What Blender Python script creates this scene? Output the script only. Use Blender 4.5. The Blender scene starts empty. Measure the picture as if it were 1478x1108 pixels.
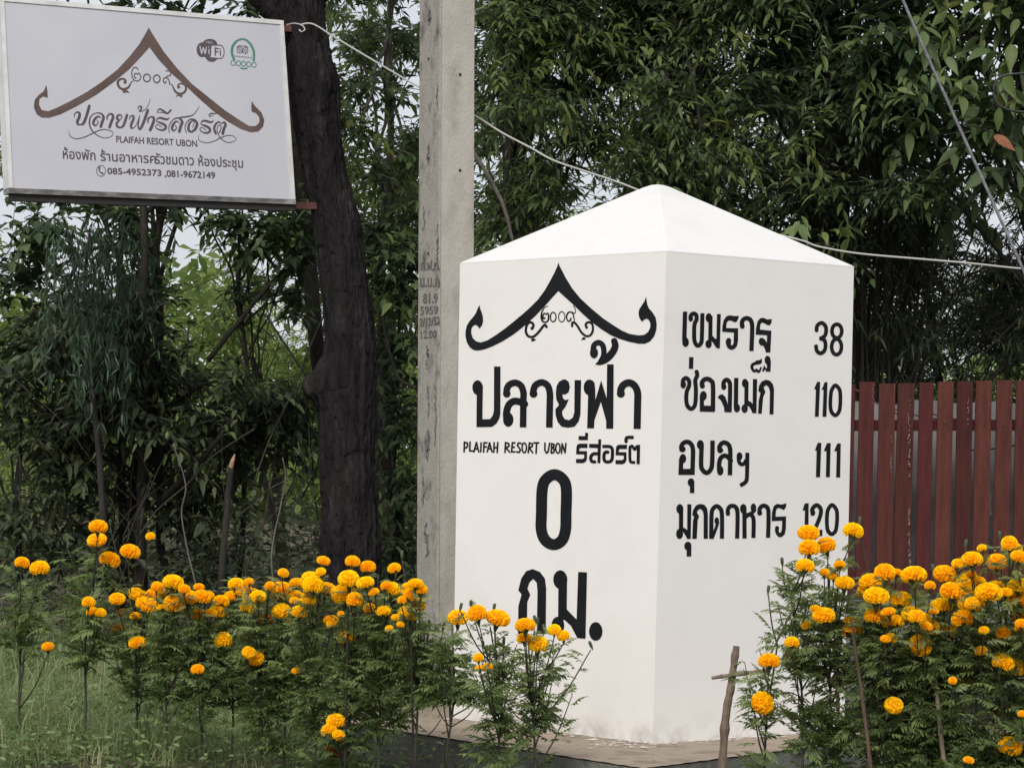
import bpy, math, random
import numpy as np
from mathutils import Matrix, Vector

rng = np.random.default_rng(7)
random.seed(7)
SC = bpy.context.scene
COL = SC.collection
R = math.radians

# ------------------------------------------------------------------ camera
F, CX, CY, CAMH = 4150.0, 739.0, 554.0, 1.12          # focal length in pixels of a 1478 px wide frame
cam = bpy.data.cameras.new('camera')
cam.sensor_width = 36.0
cam.lens = 36.0 * F / 1478.0
cam.clip_start, cam.clip_end = 0.1, 1000.0
cam_ob = bpy.data.objects.new('camera', cam)
COL.objects.link(cam_ob)
CAM = Matrix.Translation((0, 0, CAMH)) @ Matrix.Rotation(R(90 + 1.2976), 4, 'X') @ Matrix.Rotation(R(1.06), 4, 'Z')
cam_ob.matrix_world = CAM
SC.camera = cam_ob
CR = np.array(CAM.to_3x3())

# ------------------------------------------------------------------ sky and sun
SUN_EL, SUN_AZ = R(41), R(-12)        # azimuth from the camera's back, towards its left
world = bpy.data.worlds.new('World')
SC.world = world
world.use_nodes = True
nt = world.node_tree
bg = nt.nodes['Background']
sky = nt.nodes.new('ShaderNodeTexSky')
sky.sky_type = 'NISHITA'
sky.sun_disc = False
sky.sun_elevation = SUN_EL
sky.sun_rotation = R(180) - SUN_AZ
sky.dust_density = 3.0
tc = nt.nodes.new('ShaderNodeTexCoord')
cn = nt.nodes.new('ShaderNodeTexNoise')
cn.inputs['Scale'].default_value = 2.2
cn.inputs['Detail'].default_value = 6
cr = nt.nodes.new('ShaderNodeValToRGB')
cr.color_ramp.elements[0].position = 0.3
cr.color_ramp.elements[0].color = (5.3, 5.6, 6.1, 1)
cr.color_ramp.elements[1].position = 0.7
cr.color_ramp.elements[1].color = (7.3, 7.4, 7.6, 1)
mx = nt.nodes.new('ShaderNodeMix')
mx.data_type = 'RGBA'
mx.inputs[0].default_value = 0.86
nt.links.new(tc.outputs['Generated'], cn.inputs['Vector'])
nt.links.new(cn.outputs['Fac'], cr.inputs['Fac'])
nt.links.new(sky.outputs['Color'], mx.inputs[6])
nt.links.new(cr.outputs['Color'], mx.inputs[7])
nt.links.new(mx.outputs[2], bg.inputs['Color'])
bg.inputs['Strength'].default_value = 0.1
sun = bpy.data.lights.new('sun', 'SUN')
sun.energy = 2.05
sun.angle = R(26)
sun.color = (1.0, 0.965, 0.915)
sun_ob = bpy.data.objects.new('sun', sun)
COL.objects.link(sun_ob)
sdir = Vector((math.sin(SUN_AZ) * math.cos(SUN_EL), -math.cos(SUN_AZ) * math.cos(SUN_EL), math.sin(SUN_EL)))
sun_ob.rotation_euler = sdir.to_track_quat('Z', 'Y').to_euler()
SC.view_settings.view_transform = 'Standard'
SC.view_settings.look = 'None'
SC.view_settings.exposure = 0.37
SC.view_settings.gamma = 1.0
SC.cycles.max_bounces = 6
SC.cycles.diffuse_bounces = 3
SC.cycles.transmission_bounces = 4

# ------------------------------------------------------------------ small maths
def ray(px, py):
    v = np.stack([(np.asarray(px, float) - CX) / F, -(np.asarray(py, float) - CY) / F, -np.ones_like(np.asarray(px, float))], -1)
    return v @ CR.T
O = np.array([0, 0, CAMH])
def W(px, py, d):
    """the point of the place that stands d metres ahead and is seen along this line of the survey"""
    r = ray(px, py)
    return O + r * (d / r[..., 1:2]) if r.ndim > 1 else O + r * (d / r[1])
def WZ(px, py, z):
    r = ray(px, py)
    return O + r * ((z - CAMH) / r[2])
def PX(p):
    q = (np.asarray(p, float) - O) @ CR
    return CX + F * q[..., 0] / -q[..., 2], CY - F * q[..., 1] / -q[..., 2]
def norm(v):
    v = np.asarray(v, float)
    return v / np.maximum(np.linalg.norm(v, axis=-1, keepdims=True), 1e-9)

# ------------------------------------------------------------------ materials
def base_mat(name, color, rough=0.6, spec=0.5):
    m = bpy.data.materials.new(name)
    m.use_nodes = True
    b = m.node_tree.nodes['Principled BSDF']
    b.inputs['Base Color'].default_value = (*color, 1)
    b.inputs['Roughness'].default_value = rough
    b.inputs['Specular IOR Level'].default_value = spec
    return m
def N(m, t, **kw):
    n = m.node_tree.nodes.new(t)
    for k, v in kw.items():
        if k in n.inputs.keys():
            n.inputs[k].default_value = v
        else:
            setattr(n, k, v)
    return n
def L(m, a, b):
    m.node_tree.links.new(a, b)
def noise_mat(name, cols, scale=8, detail=6, rough=0.7, bump=0.2, bscale=60, stretch=(1, 1, 1), spec=0.4, pos=(0.35, 0.65), dist=0.0, bdist=0.01):
    """colours along a ramp driven by noise in object space, plus a fine bump"""
    m = base_mat(name, cols[0], rough, spec)
    b = m.node_tree.nodes['Principled BSDF']
    t = N(m, 'ShaderNodeTexCoord')
    mp = N(m, 'ShaderNodeMapping')
    mp.inputs['Scale'].default_value = stretch
    L(m, t.outputs['Object'], mp.inputs['Vector'])
    n = N(m, 'ShaderNodeTexNoise')
    n.inputs['Scale'].default_value = scale
    n.inputs['Detail'].default_value = detail
    n.inputs['Roughness'].default_value = 0.62
    n.inputs['Distortion'].default_value = dist
    L(m, mp.outputs[0], n.inputs['Vector'])
    r = N(m, 'ShaderNodeValToRGB')
    e = r.color_ramp.elements
    e[0].position, e[1].position = pos
    e[0].color, e[1].color = (*cols[0], 1), (*cols[-1], 1)
    for i, c in enumerate(cols[1:-1]):
        x = e.new(pos[0] + (pos[1] - pos[0]) * (i + 1) / (len(cols) - 1))
        x.color = (*c, 1)
    L(m, n.outputs['Fac'], r.inputs['Fac'])
    L(m, r.outputs['Color'], b.inputs['Base Color'])
    n2 = N(m, 'ShaderNodeTexNoise')
    n2.inputs['Scale'].default_value = bscale
    n2.inputs['Detail'].default_value = 5
    L(m, mp.outputs[0], n2.inputs['Vector'])
    bp = N(m, 'ShaderNodeBump')
    bp.inputs['Strength'].default_value = bump
    bp.inputs['Distance'].default_value = bdist
    L(m, n2.outputs['Fac'], bp.inputs['Height'])
    L(m, bp.outputs['Normal'], b.inputs['Normal'])
    return m
def leaf_mat(name, dark, light, rough=0.45, trans=0.25, spec=0.5, tip=None):
    """the colour of each leaf comes from its own 'tint' value; light passes through thin leaves"""
    m = base_mat(name, dark, rough, spec)
    b = m.node_tree.nodes['Principled BSDF']
    a = N(m, 'ShaderNodeAttribute')
    a.attribute_name = 'tint'
    r = N(m, 'ShaderNodeValToRGB')
    e = r.color_ramp.elements
    e[0].color, e[1].color = (*dark, 1), (*light, 1)
    if tip:
        e[1].position = 0.86
        x = e.new(1.0)
        x.color = (*tip, 1)
    L(m, a.outputs['Fac'], r.inputs['Fac'])
    L(m, r.outputs['Color'], b.inputs['Base Color'])
    tr = N(m, 'ShaderNodeBsdfTranslucent')
    hs = N(m, 'ShaderNodeHueSaturation')
    hs.inputs['Value'].default_value = 1.5
    hs.inputs['Saturation'].default_value = 1.1
    L(m, r.outputs['Color'], hs.inputs['Color'])
    L(m, hs.outputs[0], tr.inputs['Color'])
    ms = N(m, 'ShaderNodeMixShader')
    ms.inputs[0].default_value = trans
    L(m, b.outputs[0], ms.inputs[1])
    L(m, tr.outputs[0], ms.inputs[2])
    L(m, ms.outputs[0], m.node_tree.nodes['Material Output'].inputs['Surface'])
    return m

# ------------------------------------------------------------------ mesh building
class MB:
    def __init__(s):
        s.v, s.f, s.t, s.n = [], {3: [], 4: []}, [], 0
    def add(s, v, faces, tint=None):
        v = np.asarray(v, float).reshape(-1, 3)
        for f in faces:
            f = np.asarray(f, int)
            if f.size:
                s.f[f.shape[1]].append(f + s.n)
        s.v.append(v)
        s.t.append(np.full(len(v), 0.5) if tint is None else np.broadcast_to(np.asarray(tint, float), (len(v),)))
        s.n += len(v)
        return s
    def box(s, c, size, rot=None):
        c, h = np.asarray(c, float), np.asarray(size, float) / 2
        v = np.array([[x, y, z] for x in (-1, 1) for y in (-1, 1) for z in (-1, 1)]) * h
        if rot is not None:
            v = v @ np.asarray(rot).T
        return s.add(v + c, [[(0, 1, 3, 2), (4, 6, 7, 5), (0, 4, 5, 1), (2, 3, 7, 6), (0, 2, 6, 4), (1, 5, 7, 3)]])
    def hexa(s, a, b):
        """a prism between two quads a and b, corners in the same order"""
        v = np.concatenate([a, b])
        return s.add(v, [[(3, 2, 1, 0), (4, 5, 6, 7), (0, 1, 5, 4), (1, 2, 6, 5), (2, 3, 7, 6), (3, 0, 4, 7)]])
    def tube(s, pts, rad, sides=6, cap=True, tint=None):
        pts = np.asarray(pts, float)
        n = len(pts)
        rad = np.broadcast_to(np.asarray(rad, float), (n,))
        tan = norm(np.gradient(pts, axis=0))
        ref = np.array([0, 0, 1.0]) if abs(tan[0][2]) < 0.9 else np.array([1.0, 0, 0])
        u = norm(np.cross(tan, ref))
        w = np.cross(tan, u)
        a = np.linspace(0, 2 * np.pi, sides, endpoint=False)
        ring = pts[:, None] + rad[:, None, None] * (np.cos(a)[None, :, None] * u[:, None] + np.sin(a)[None, :, None] * w[:, None])
        i = np.arange(n - 1)[:, None] * sides
        j = np.arange(sides)[None]
        k = (j + 1) % sides
        q = np.stack([i + j, i + k, i + sides + k, i + sides + j], -1).reshape(-1, 4)
        v = ring.reshape(-1, 3)
        tri = []
        if cap:
            v = np.concatenate([v, pts[:1], pts[-1:]])
            for c in range(sides):
                d = (c + 1) % sides
                tri.append((n * sides, d, c))
                tri.append((n * sides + 1, (n - 1) * sides + c, (n - 1) * sides + d))
        return s.add(v, [q, tri], tint)
    def build(s, name, mat, parent=None, smooth=False, loc=None):
        me = bpy.data.meshes.new(name)
        v = np.concatenate(s.v) if s.v else np.zeros((0, 3))
        if parent is not None:
            v = v - np.array(parent_world(parent))
        elif loc is not None:
            v = v - np.asarray(loc, float)
        fs = [np.concatenate(s.f[k]) for k in (3, 4) if s.f[k]]
        loops = np.concatenate([f.ravel() for f in fs]) if fs else np.zeros(0, int)
        tot = np.concatenate([np.full(len(f), f.shape[1]) for f in fs]) if fs else np.zeros(0, int)
        me.vertices.add(len(v))
        me.vertices.foreach_set('co', v.astype(np.float32).ravel())
        me.loops.add(len(loops))
        me.loops.foreach_set('vertex_index', loops.astype(np.int32))
        me.polygons.add(len(tot))
        me.polygons.foreach_set('loop_start', (np.cumsum(tot) - tot).astype(np.int32))
        me.polygons.foreach_set('loop_total', tot.astype(np.int32))
        me.update(calc_edges=True)
        me.validate()
        at = me.attributes.new('tint', 'FLOAT', 'POINT')
        t = np.concatenate(s.t).astype(np.float32)
        if len(me.vertices) == len(t):
            at.data.foreach_set('value', t)
        sm = smooth or any(w_ in mat.name for w_ in ('leaf', 'grass', 'petal'))
        me.polygons.foreach_set('use_smooth', np.full(len(me.polygons), sm))
        me.materials.append(mat)
        o = bpy.data.objects.new(name, me)
        COL.objects.link(o)
        if parent is not None:
            o.parent = parent
        elif loc is not None:
            o.location = loc
        return o
def parent_world(o):
    p = Vector((0, 0, 0))
    while o is not None:
        p += o.location
        o = o.parent
    return p
def thing(name, label, cat, loc, group=None):
    o = bpy.data.objects.new(name, None)
    o.empty_display_size = 0.1
    COL.objects.link(o)
    o.location = Vector([float(x) for x in loc])
    return tag(o, label, cat, group)
def tag(o, label=None, cat=None, group=None, kind=None):
    if label: o['label'] = label
    if cat: o['category'] = cat
    if group: o['group'] = group
    if kind: o['kind'] = kind
    return o

# ------------------------------------------------------------------ painted shapes: unions of strokes, discs and outlines, traced by their edge
def spline(p, sub=6, closed=False):
    p = np.asarray(p, float)
    if len(p) == 2:
        return p
    q = np.concatenate([p[-1:], p, p[:2]]) if closed else np.concatenate([2 * p[:1] - p[1:2], p, 2 * p[-1:] - p[-2:-1]])
    out = []
    for i in range(len(q) - 3):
        a, b, c, d = q[i:i + 4]
        t = np.linspace(0, 1, sub, endpoint=False)[:, None]
        out.append(0.5 * ((2 * b) + (c - a) * t + (2 * a - 5 * b + 4 * c - d) * t ** 2 + (3 * b - a - 3 * c + d) * t ** 3))
    out.append((p[:1] if closed else p[-1:]))
    return np.concatenate(out)
def poly_sdf(X, Y, P, wind=False):
    d = np.full(X.shape, 1e9)
    ins = np.zeros(X.shape, int)
    for P1 in (P if isinstance(P, list) and isinstance(P[0], np.ndarray) else [np.asarray(P, float)]):
        A, B = P1, np.roll(P1, -1, 0)
        for (ax, ay), (bx, by) in zip(A, B):
            ex, ey = bx - ax, by - ay
            l = ex * ex + ey * ey
            if l < 1e-12:
                continue
            t = np.clip(((X - ax) * ex + (Y - ay) * ey) / l, 0, 1)
            d = np.minimum(d, (X - ax - t * ex) ** 2 + (Y - ay - t * ey) ** 2)
            cr_ = ex * (Y - ay) - ey * (X - ax)
            ins += ((ay <= Y) & (by > Y) & (cr_ > 0)).astype(int) - ((ay > Y) & (by <= Y) & (cr_ < 0)).astype(int)
    d = np.sqrt(d)
    return np.where(ins != 0, -d, d)
def shape_sdf(X, Y, sh, T):
    k = sh[0]
    x0, y0, s = T
    if k == 'S':                                   # stroke: points (x, y[, width])
        pts, w, o = sh[1], sh[2], sh[3] if len(sh) > 3 else ''
        p = np.array([(q[0], q[1], (q[2] if len(q) > 2 else w)) for q in pts], float)
        p = p if 'l' in o else spline(p, 5, 'c' in o)
        p = np.column_stack([x0 + p[:, 0] * s, y0 + p[:, 1] * s, p[:, 2] * s / 2])
        d = np.full(X.shape, 1e9)
        n = len(p) - 1
        for i in range(n):
            ax, ay, ar = p[i]
            bx, by, br = p[i + 1]
            m = max(ar, br) + 1.2
            sel = (slice(*np.searchsorted(Y[:, 0], [min(ay, by) - m, max(ay, by) + m])), slice(*np.searchsorted(X[0], [min(ax, bx) - m, max(ax, bx) + m])))
            Xs, Ys = X[sel], Y[sel]
            if Xs.size == 0:
                continue
            ex, ey = bx - ax, by - ay
            l = max(ex * ex + ey * ey, 1e-9)
            t = np.clip(((Xs - ax) * ex + (Ys - ay) * ey) / l, 0, 1)
            ds = np.hypot(Xs - ax - t * ex, Ys - ay - t * ey) - (ar + t * (br - ar))
            if 'b' in o:
                ll = math.sqrt(l)
                if i == 0:
                    ds = np.maximum(ds, -((Xs - ax) * ex + (Ys - ay) * ey) / ll)
                if i == n - 1:
                    ds = np.maximum(ds, ((Xs - bx) * ex + (Ys - by) * ey) / ll)
            d[sel] = np.minimum(d[sel], ds)
        return d
    if k == 'E':
        cx, cy, rx, ry = x0 + sh[1] * s, y0 + sh[2] * s, sh[3] * s, sh[4] * s
        q = np.hypot((X - cx) / rx, (Y - cy) / ry)
        g = np.hypot((X - cx) / rx ** 2, (Y - cy) / ry ** 2)
        return q * (q - 1) / np.maximum(g, 1e-6)
    if k == 'R':                                   # ring: centre, radii, stroke width
        return np.abs(shape_sdf(X, Y, ('E',) + sh[1:5], T)) - sh[5] * s / 2
    if k == 'P':
        return poly_sdf(X, Y, np.array(sh[1], float) * s + (x0, y0))
    if k == 'F':                                   # outline loops given directly in survey units
        return poly_sdf(X, Y, sh[1]) - sh[2]
def bounds(groups):
    a = []
    for T, shapes in groups:
        for sh in shapes:
            if sh[0] == '-':
                continue
            if sh[0] in 'ER':
                q = np.array([[sh[1] - sh[3], sh[2] - sh[4]], [sh[1] + sh[3], sh[2] + sh[4]]])
                m = (sh[5] if sh[0] == 'R' else 0)
            elif sh[0] == 'F':
                q = np.concatenate(sh[1]); m = sh[2] * 2
            else:
                q = np.array([z[:2] for z in sh[1]], float)
                m = max([z[2] for z in sh[1] if len(z) > 2] + [sh[2] if sh[0] == 'S' else 0])
            q = q * T[2] + T[:2]
            a.append(q.min(0) - m * T[2] - 1.5)
            a.append(q.max(0) + m * T[2] + 1.5)
    a = np.array(a)
    return a.min(0), a.max(0)
def fill(groups, cell=0.34):
    """triangles and quads (in survey units) of the union of all shapes"""
    lo, hi = bounds(groups)
    xs, ys = np.arange(lo[0], hi[0], cell), np.arange(lo[1], hi[1], cell)
    X, Y = np.meshgrid(xs, ys)
    D = np.full(X.shape, 1e9)
    for T, shapes in groups:
        for sh in shapes:
            if sh[0] == '-':
                D = np.maximum(D, -shape_sdf(X, Y, sh[1], T))
            else:
                D = np.minimum(D, shape_sdf(X, Y, sh, T))
    D = np.where(np.abs(D) < 1e-6, 1e-6, D)
    ins = D < 0
    V, idx, faces3, faces4 = [], {}, [], []
    def vid(key, x, y):
        if key not in idx:
            idx[key] = len(V)
            V.append((x, y))
        return idx[key]
    full = ins[:-1, :-1] & ins[1:, :-1] & ins[:-1, 1:] & ins[1:, 1:]
    anyc = (ins[:-1, :-1] | ins[1:, :-1] | ins[:-1, 1:] | ins[1:, 1:]) & ~full
    for j in range(full.shape[0]):
        row = full[j].astype(int)
        e = np.diff(np.concatenate([[0], row, [0]]))
        for a, b in zip(np.where(e == 1)[0], np.where(e == -1)[0]):
            faces4.append((vid((a, j), xs[a], ys[j]), vid((b, j), xs[b], ys[j]), vid((b, j + 1), xs[b], ys[j + 1]), vid((a, j + 1), xs[a], ys[j + 1])))
    for j, i in zip(*np.where(anyc)):
        cs = [(i, j), (i + 1, j), (i + 1, j + 1), (i, j + 1)]
        vals = [D[c[1], c[0]] for c in cs]
        poly = []
        for q in range(4):
            c0, c1, v0, v1 = cs[q], cs[(q + 1) % 4], vals[q], vals[(q + 1) % 4]
            if v0 < 0:
                poly.append(vid(c0, xs[c0[0]], ys[c0[1]]))
            if (v0 < 0) != (v1 < 0):
                t = v0 / (v0 - v1)
                kk = (min(c0, c1), max(c0, c1))
                poly.append(vid(kk, xs[c0[0]] + t * (xs[c1[0]] - xs[c0[0]]), ys[c0[1]] + t * (ys[c1[1]] - ys[c0[1]])))
        for q in range(1, len(poly) - 1):
            faces3.append((poly[0], poly[q], poly[q + 1]))
    return np.array(V), np.array(faces3, int).reshape(-1, 3), np.array(faces4, int).reshape(-1, 4)
class Face:
    """a flat face of the place: a point on it and its outward normal"""
    def __init__(s, p, n):
        s.p, s.n = np.asarray(p, float), norm(n)
    def at(s, px, py, off=0.0):
        r = ray(px, py)
        p0 = s.p + s.n * off
        t = ((p0 - O) @ s.n) / (r @ s.n)
        return O + r * (t[..., None] if np.ndim(t) else t)
def painted(name, face, groups, mat, parent, off=0.0015, cell=0.34, label=None):
    V, f3, f4 = fill(groups, cell)
    o = MB().add(face.at(V[:, 0], V[:, 1], off), [f3[:, ::-1], f4[:, ::-1]]).build(name, mat, parent)
    if label:
        o['label'] = label
    return o
def font_loops(txt):
    c = bpy.data.curves.new('lettering', 'FONT')
    c.body = txt
    c.fill_mode = 'NONE'
    c.resolution_u = 4
    o = bpy.data.objects.new('lettering', c)
    COL.objects.link(o)
    m = bpy.data.meshes.new_from_object(o.evaluated_get(bpy.context.evaluated_depsgraph_get()))
    co = [np.array(v.co[:2]) for v in m.vertices]
    nb = {}
    for e in m.edges:
        a, b = e.vertices
        nb.setdefault(a, []).append(b)
        nb.setdefault(b, []).append(a)
    loops, seen = [], set()
    for s0 in sorted(nb):
        if s0 in seen:
            continue
        lp, cur, prev = [], s0, None
        nxt_first = min(nb[s0]) if len(nb[s0]) == 1 else (s0 + 1 if s0 + 1 in nb[s0] else nb[s0][0])
        while cur is not None and cur not in seen:
            seen.add(cur)
            lp.append(cur)
            cand = [q for q in nb[cur] if q not in seen]
            cur = nxt_first if prev is None and nxt_first in cand else (cand[0] if cand else None)
            prev = lp[-1]
        if len(lp) > 2:
            loops.append(np.array([co[q] for q in lp]))
    bpy.data.objects.remove(o)
    bpy.data.curves.remove(c)
    bpy.data.meshes.remove(m)
    return loops
def font_shape(txt, bl, br, h, bold=0.0, slant=(0, -1)):
    """a line of print from baseline-left to baseline-right, h units high to the top of its tallest sign"""
    lp = font_loops(txt)
    al = np.concatenate(lp)
    x0, x1, y1 = al[:, 0].min(), al[:, 0].max(), al[:, 1].max()
    bl, br = np.array(bl, float), np.array(br, float)
    up = np.array(slant, float) * h
    return ('F', [bl + (q[:, :1] - x0) / (x1 - x0) * (br - bl) + q[:, 1:] / y1 * up for q in lp], bold)

# ================================================================== MATERIALS
M = {}
M['white_wall'] = noise_mat('white_masonry_paint', [(0.765, 0.745, 0.715), (0.80, 0.78, 0.752), (0.785, 0.765, 0.738)], 1.6, 8, 0.75, 0.16, 18, bdist=0.006)
def wall_dirt(m, zlo, zhi, col, amount):
    b = m.node_tree.nodes['Principled BSDF']
    src = b.inputs['Base Color'].links[0].from_socket
    g = N(m, 'ShaderNodeNewGeometry')
    sx_ = N(m, 'ShaderNodeSeparateXYZ')
    L(m, g.outputs['Position'], sx_.inputs[0])
    mr = N(m, 'ShaderNodeMapRange')
    for k_, v_ in (('From Min', zlo), ('From Max', zhi), ('To Min', 1.0), ('To Max', 0.0)):
        mr.inputs[k_].default_value = v_
    L(m, sx_.outputs['Z'], mr.inputs['Value'])
    n = N(m, 'ShaderNodeTexNoise')
    n.inputs['Scale'].default_value, n.inputs['Detail'].default_value, n.inputs['Roughness'].default_value = 9, 10, 0.7
    L(m, g.outputs['Position'], n.inputs['Vector'])
    r = N(m, 'ShaderNodeValToRGB')
    r.color_ramp.elements[0].position, r.color_ramp.elements[1].position = 0.45, 0.7
    L(m, n.outputs['Fac'], r.inputs['Fac'])
    p = N(m, 'ShaderNodeMath', operation='POWER')
    L(m, mr.outputs[0], p.inputs[0]); p.inputs[1].default_value = 2.0
    q = N(m, 'ShaderNodeMath', operation='MULTIPLY')
    L(m, p.outputs[0], q.inputs[0]); L(m, r.outputs['Color'], q.inputs[1])
    q2 = N(m, 'ShaderNodeMath', operation='MULTIPLY')
    L(m, q.outputs[0], q2.inputs[0]); q2.inputs[1].default_value = amount
    mx_ = N(m, 'ShaderNodeMix', data_type='RGBA')
    L(m, q2.outputs[0], mx_.inputs[0]); L(m, src, mx_.inputs[6]); mx_.inputs[7].default_value = (*col, 1)
    L(m, mx_.outputs[2], b.inputs['Base Color'])
wall_dirt(M['white_wall'], 0.0, 0.16, (0.30, 0.25, 0.20), 0.75)
M['white_roof'] = noise_mat('white_roof_paint', [(0.645, 0.637, 0.622), (0.69, 0.682, 0.67), (0.67, 0.662, 0.65)], 3, 9, 0.7, 0.15, 30)
M['black_paint'] = noise_mat('black_gloss_paint', [(0.006, 0.007, 0.009), (0.011, 0.012, 0.015)], 9, 4, 0.6, 0.1, 40, spec=0.15)
M['cement'] = noise_mat('sandy_cement', [(0.20, 0.155, 0.115), (0.33, 0.265, 0.205), (0.27, 0.21, 0.16)], 5, 10, 0.9, 0.6, 120)
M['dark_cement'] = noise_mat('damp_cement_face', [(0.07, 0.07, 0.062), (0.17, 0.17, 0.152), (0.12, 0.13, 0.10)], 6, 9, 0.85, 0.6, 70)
M['concrete'] = noise_mat('pole_concrete', [(0.07, 0.062, 0.054), (0.22, 0.205, 0.182), (0.34, 0.32, 0.285), (0.29, 0.27, 0.235)], 5, 12, 0.9, 0.5, 60, stretch=(2, 2, 1.2), pos=(0.28, 0.60))
M['concrete_smooth'] = noise_mat('pole_concrete_side', [(0.17, 0.155, 0.135), (0.33, 0.305, 0.265), (0.42, 0.39, 0.345), (0.37, 0.345, 0.305)], 3.0, 12, 0.88, 0.35, 60, stretch=(1.6, 1.6, 0.9), pos=(0.26, 0.64))
M['faded_ink'] = noise_mat('faded_stencil_ink', [(0.06, 0.058, 0.055), (0.17, 0.165, 0.155)], 60, 4, 0.9, 0.1, 80)
M['stain'] = noise_mat('dark_lichen_stain', [(0.05, 0.048, 0.044), (0.24, 0.232, 0.215)], 45, 8, 0.9, 0.1, 80, pos=(0.4, 0.62))
M['hole'] = base_mat('dark_hole', (0.015, 0.014, 0.013), 0.9)
M['char'] = noise_mat('charred_bark', [(0.006, 0.005, 0.0055), (0.016, 0.0135, 0.0145), (0.024, 0.0205, 0.0215), (0.06, 0.053, 0.052)], 6, 12, 0.92, 1.0, 24, stretch=(2.6, 2.6, 0.6), bdist=0.03, spec=0.15, pos=(0.3, 0.76))
M['bark'] = noise_mat('dark_bark', [(0.012, 0.010, 0.008), (0.034, 0.028, 0.023)], 12, 8, 0.85, 0.7, 40, stretch=(2, 2, 0.5))
M['pale_bark'] = noise_mat('pale_bark', [(0.07, 0.06, 0.048), (0.16, 0.145, 0.12)], 12, 8, 0.85, 0.7, 40, stretch=(2, 2, 0.5))
M['twig'] = noise_mat('dry_twig', [(0.03, 0.026, 0.021), (0.08, 0.07, 0.056)], 12, 6, 0.85, 0.3, 40)
M['stake'] = noise_mat('weathered_stake', [(0.12, 0.085, 0.062), (0.24, 0.185, 0.145)], 20, 6, 0.8, 0.5, 90, stretch=(2, 2, 0.3))
M['red_stake'] = noise_mat('reddish_stake', [(0.06, 0.035, 0.026), (0.13, 0.08, 0.06)], 20, 6, 0.8, 0.5, 90, stretch=(2, 2, 0.3))
M['raw_wood'] = noise_mat('split_wood', [(0.28, 0.17, 0.10), (0.42, 0.28, 0.17)], 20, 6, 0.8, 0.5, 90, stretch=(2, 2, 0.3))
M['slat'] = noise_mat('red_brown_fence_paint', [(0.036, 0.012, 0.011), (0.082, 0.020, 0.018), (0.10, 0.030, 0.026)], 7, 12, 0.8, 0.8, 50, stretch=(5, 5, 0.5), pos=(0.25, 0.75), spec=0.25)
_b = M['slat'].node_tree.nodes['Principled BSDF']
_oi = N(M['slat'], 'ShaderNodeObjectInfo')
_hs = N(M['slat'], 'ShaderNodeHueSaturation')
_mr = N(M['slat'], 'ShaderNodeMapRange')
_mr.inputs['To Min'].default_value, _mr.inputs['To Max'].default_value = 0.72, 1.3
_mr2 = N(M['slat'], 'ShaderNodeMapRange')
_mr2.inputs['To Min'].default_value, _mr2.inputs['To Max'].default_value = 0.492, 0.512
_ml = N(M['slat'], 'ShaderNodeMath', operation='FRACT')
_mm = N(M['slat'], 'ShaderNodeMath', operation='MULTIPLY')
_mm.inputs[1].default_value = 7.3
L(M['slat'], _oi.outputs['Random'], _mr.inputs['Value'])
L(M['slat'], _oi.outputs['Random'], _mm.inputs[0])
L(M['slat'], _mm.outputs[0], _ml.inputs[0])
L(M['slat'], _ml.outputs[0], _mr2.inputs['Value'])
_src = _b.inputs['Base Color'].links[0].from_socket
L(M['slat'], _src, _hs.inputs['Color'])
L(M['slat'], _mr.outputs[0], _hs.inputs['Value'])
L(M['slat'], _mr2.outputs[0], _hs.inputs['Hue'])
L(M['slat'], _hs.outputs[0], _b.inputs['Base Color'])
M['flake'] = noise_mat('bare_flaked_wood', [(0.13, 0.075, 0.065), (0.32, 0.24, 0.21)], 30, 6, 0.85, 0.4, 90)
M['gray_wall'] = noise_mat('weathered_gray_sheet', [(0.10, 0.10, 0.102), (0.20, 0.20, 0.20)], 3, 7, 0.7, 0.3, 40)
M['red_steel'] = noise_mat('red_oxide_steel', [(0.085, 0.028, 0.026), (0.13, 0.05, 0.045)], 14, 6, 0.6, 0.3, 60)
M['sign_face'] = noise_mat('sign_sheet', [(0.50, 0.505, 0.56), (0.545, 0.545, 0.59)], 1.5, 4, 0.7, 0.01, 20, spec=0.2)
M['sign_frame'] = noise_mat('white_aluminium', [(0.55, 0.55, 0.54), (0.72, 0.72, 0.71)], 6, 6, 0.45, 0.1, 40)
M['sign_trim'] = noise_mat('metal_trim_dirt_reflection', [(0.05, 0.05, 0.05), (0.16, 0.15, 0.145), (0.4, 0.39, 0.37)], 9, 8, 0.35, 0.1, 40, stretch=(1, 1, 3), pos=(0.3, 0.72))  # dirt and the metal's reflections painted as dark and pale grey patches
M['sign_under'] = base_mat('sign_underside', (0.02, 0.018, 0.018), 0.7)
M['print_brown'] = noise_mat('brown_print', [(0.095, 0.06, 0.05), (0.13, 0.088, 0.078)], 8, 4, 0.4, 0.02, 20)
M['print_dark'] = noise_mat('dark_print', [(0.075, 0.06, 0.062), (0.105, 0.085, 0.09)], 8, 4, 0.4, 0.02, 20)
M['print_green'] = noise_mat('green_print', [(0.06, 0.20, 0.13), (0.10, 0.27, 0.18)], 8, 4, 0.4, 0.02, 20)
M['wire_white'] = base_mat('white_cable', (0.42, 0.41, 0.38), 0.5)
M['wire_gray'] = noise_mat('galvanised_strand', [(0.11, 0.11, 0.12), (0.22, 0.22, 0.23)], 40, 4, 0.45, 0.3, 200)
M['wire_black'] = base_mat('black_cable', (0.02, 0.02, 0.022), 0.5)
M['soil'] = noise_mat('reddish_soil', [(0.035, 0.03, 0.018), (0.085, 0.065, 0.042), (0.16, 0.12, 0.085)], 3, 10, 0.95, 0.8, 30, bdist=0.03)
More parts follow.
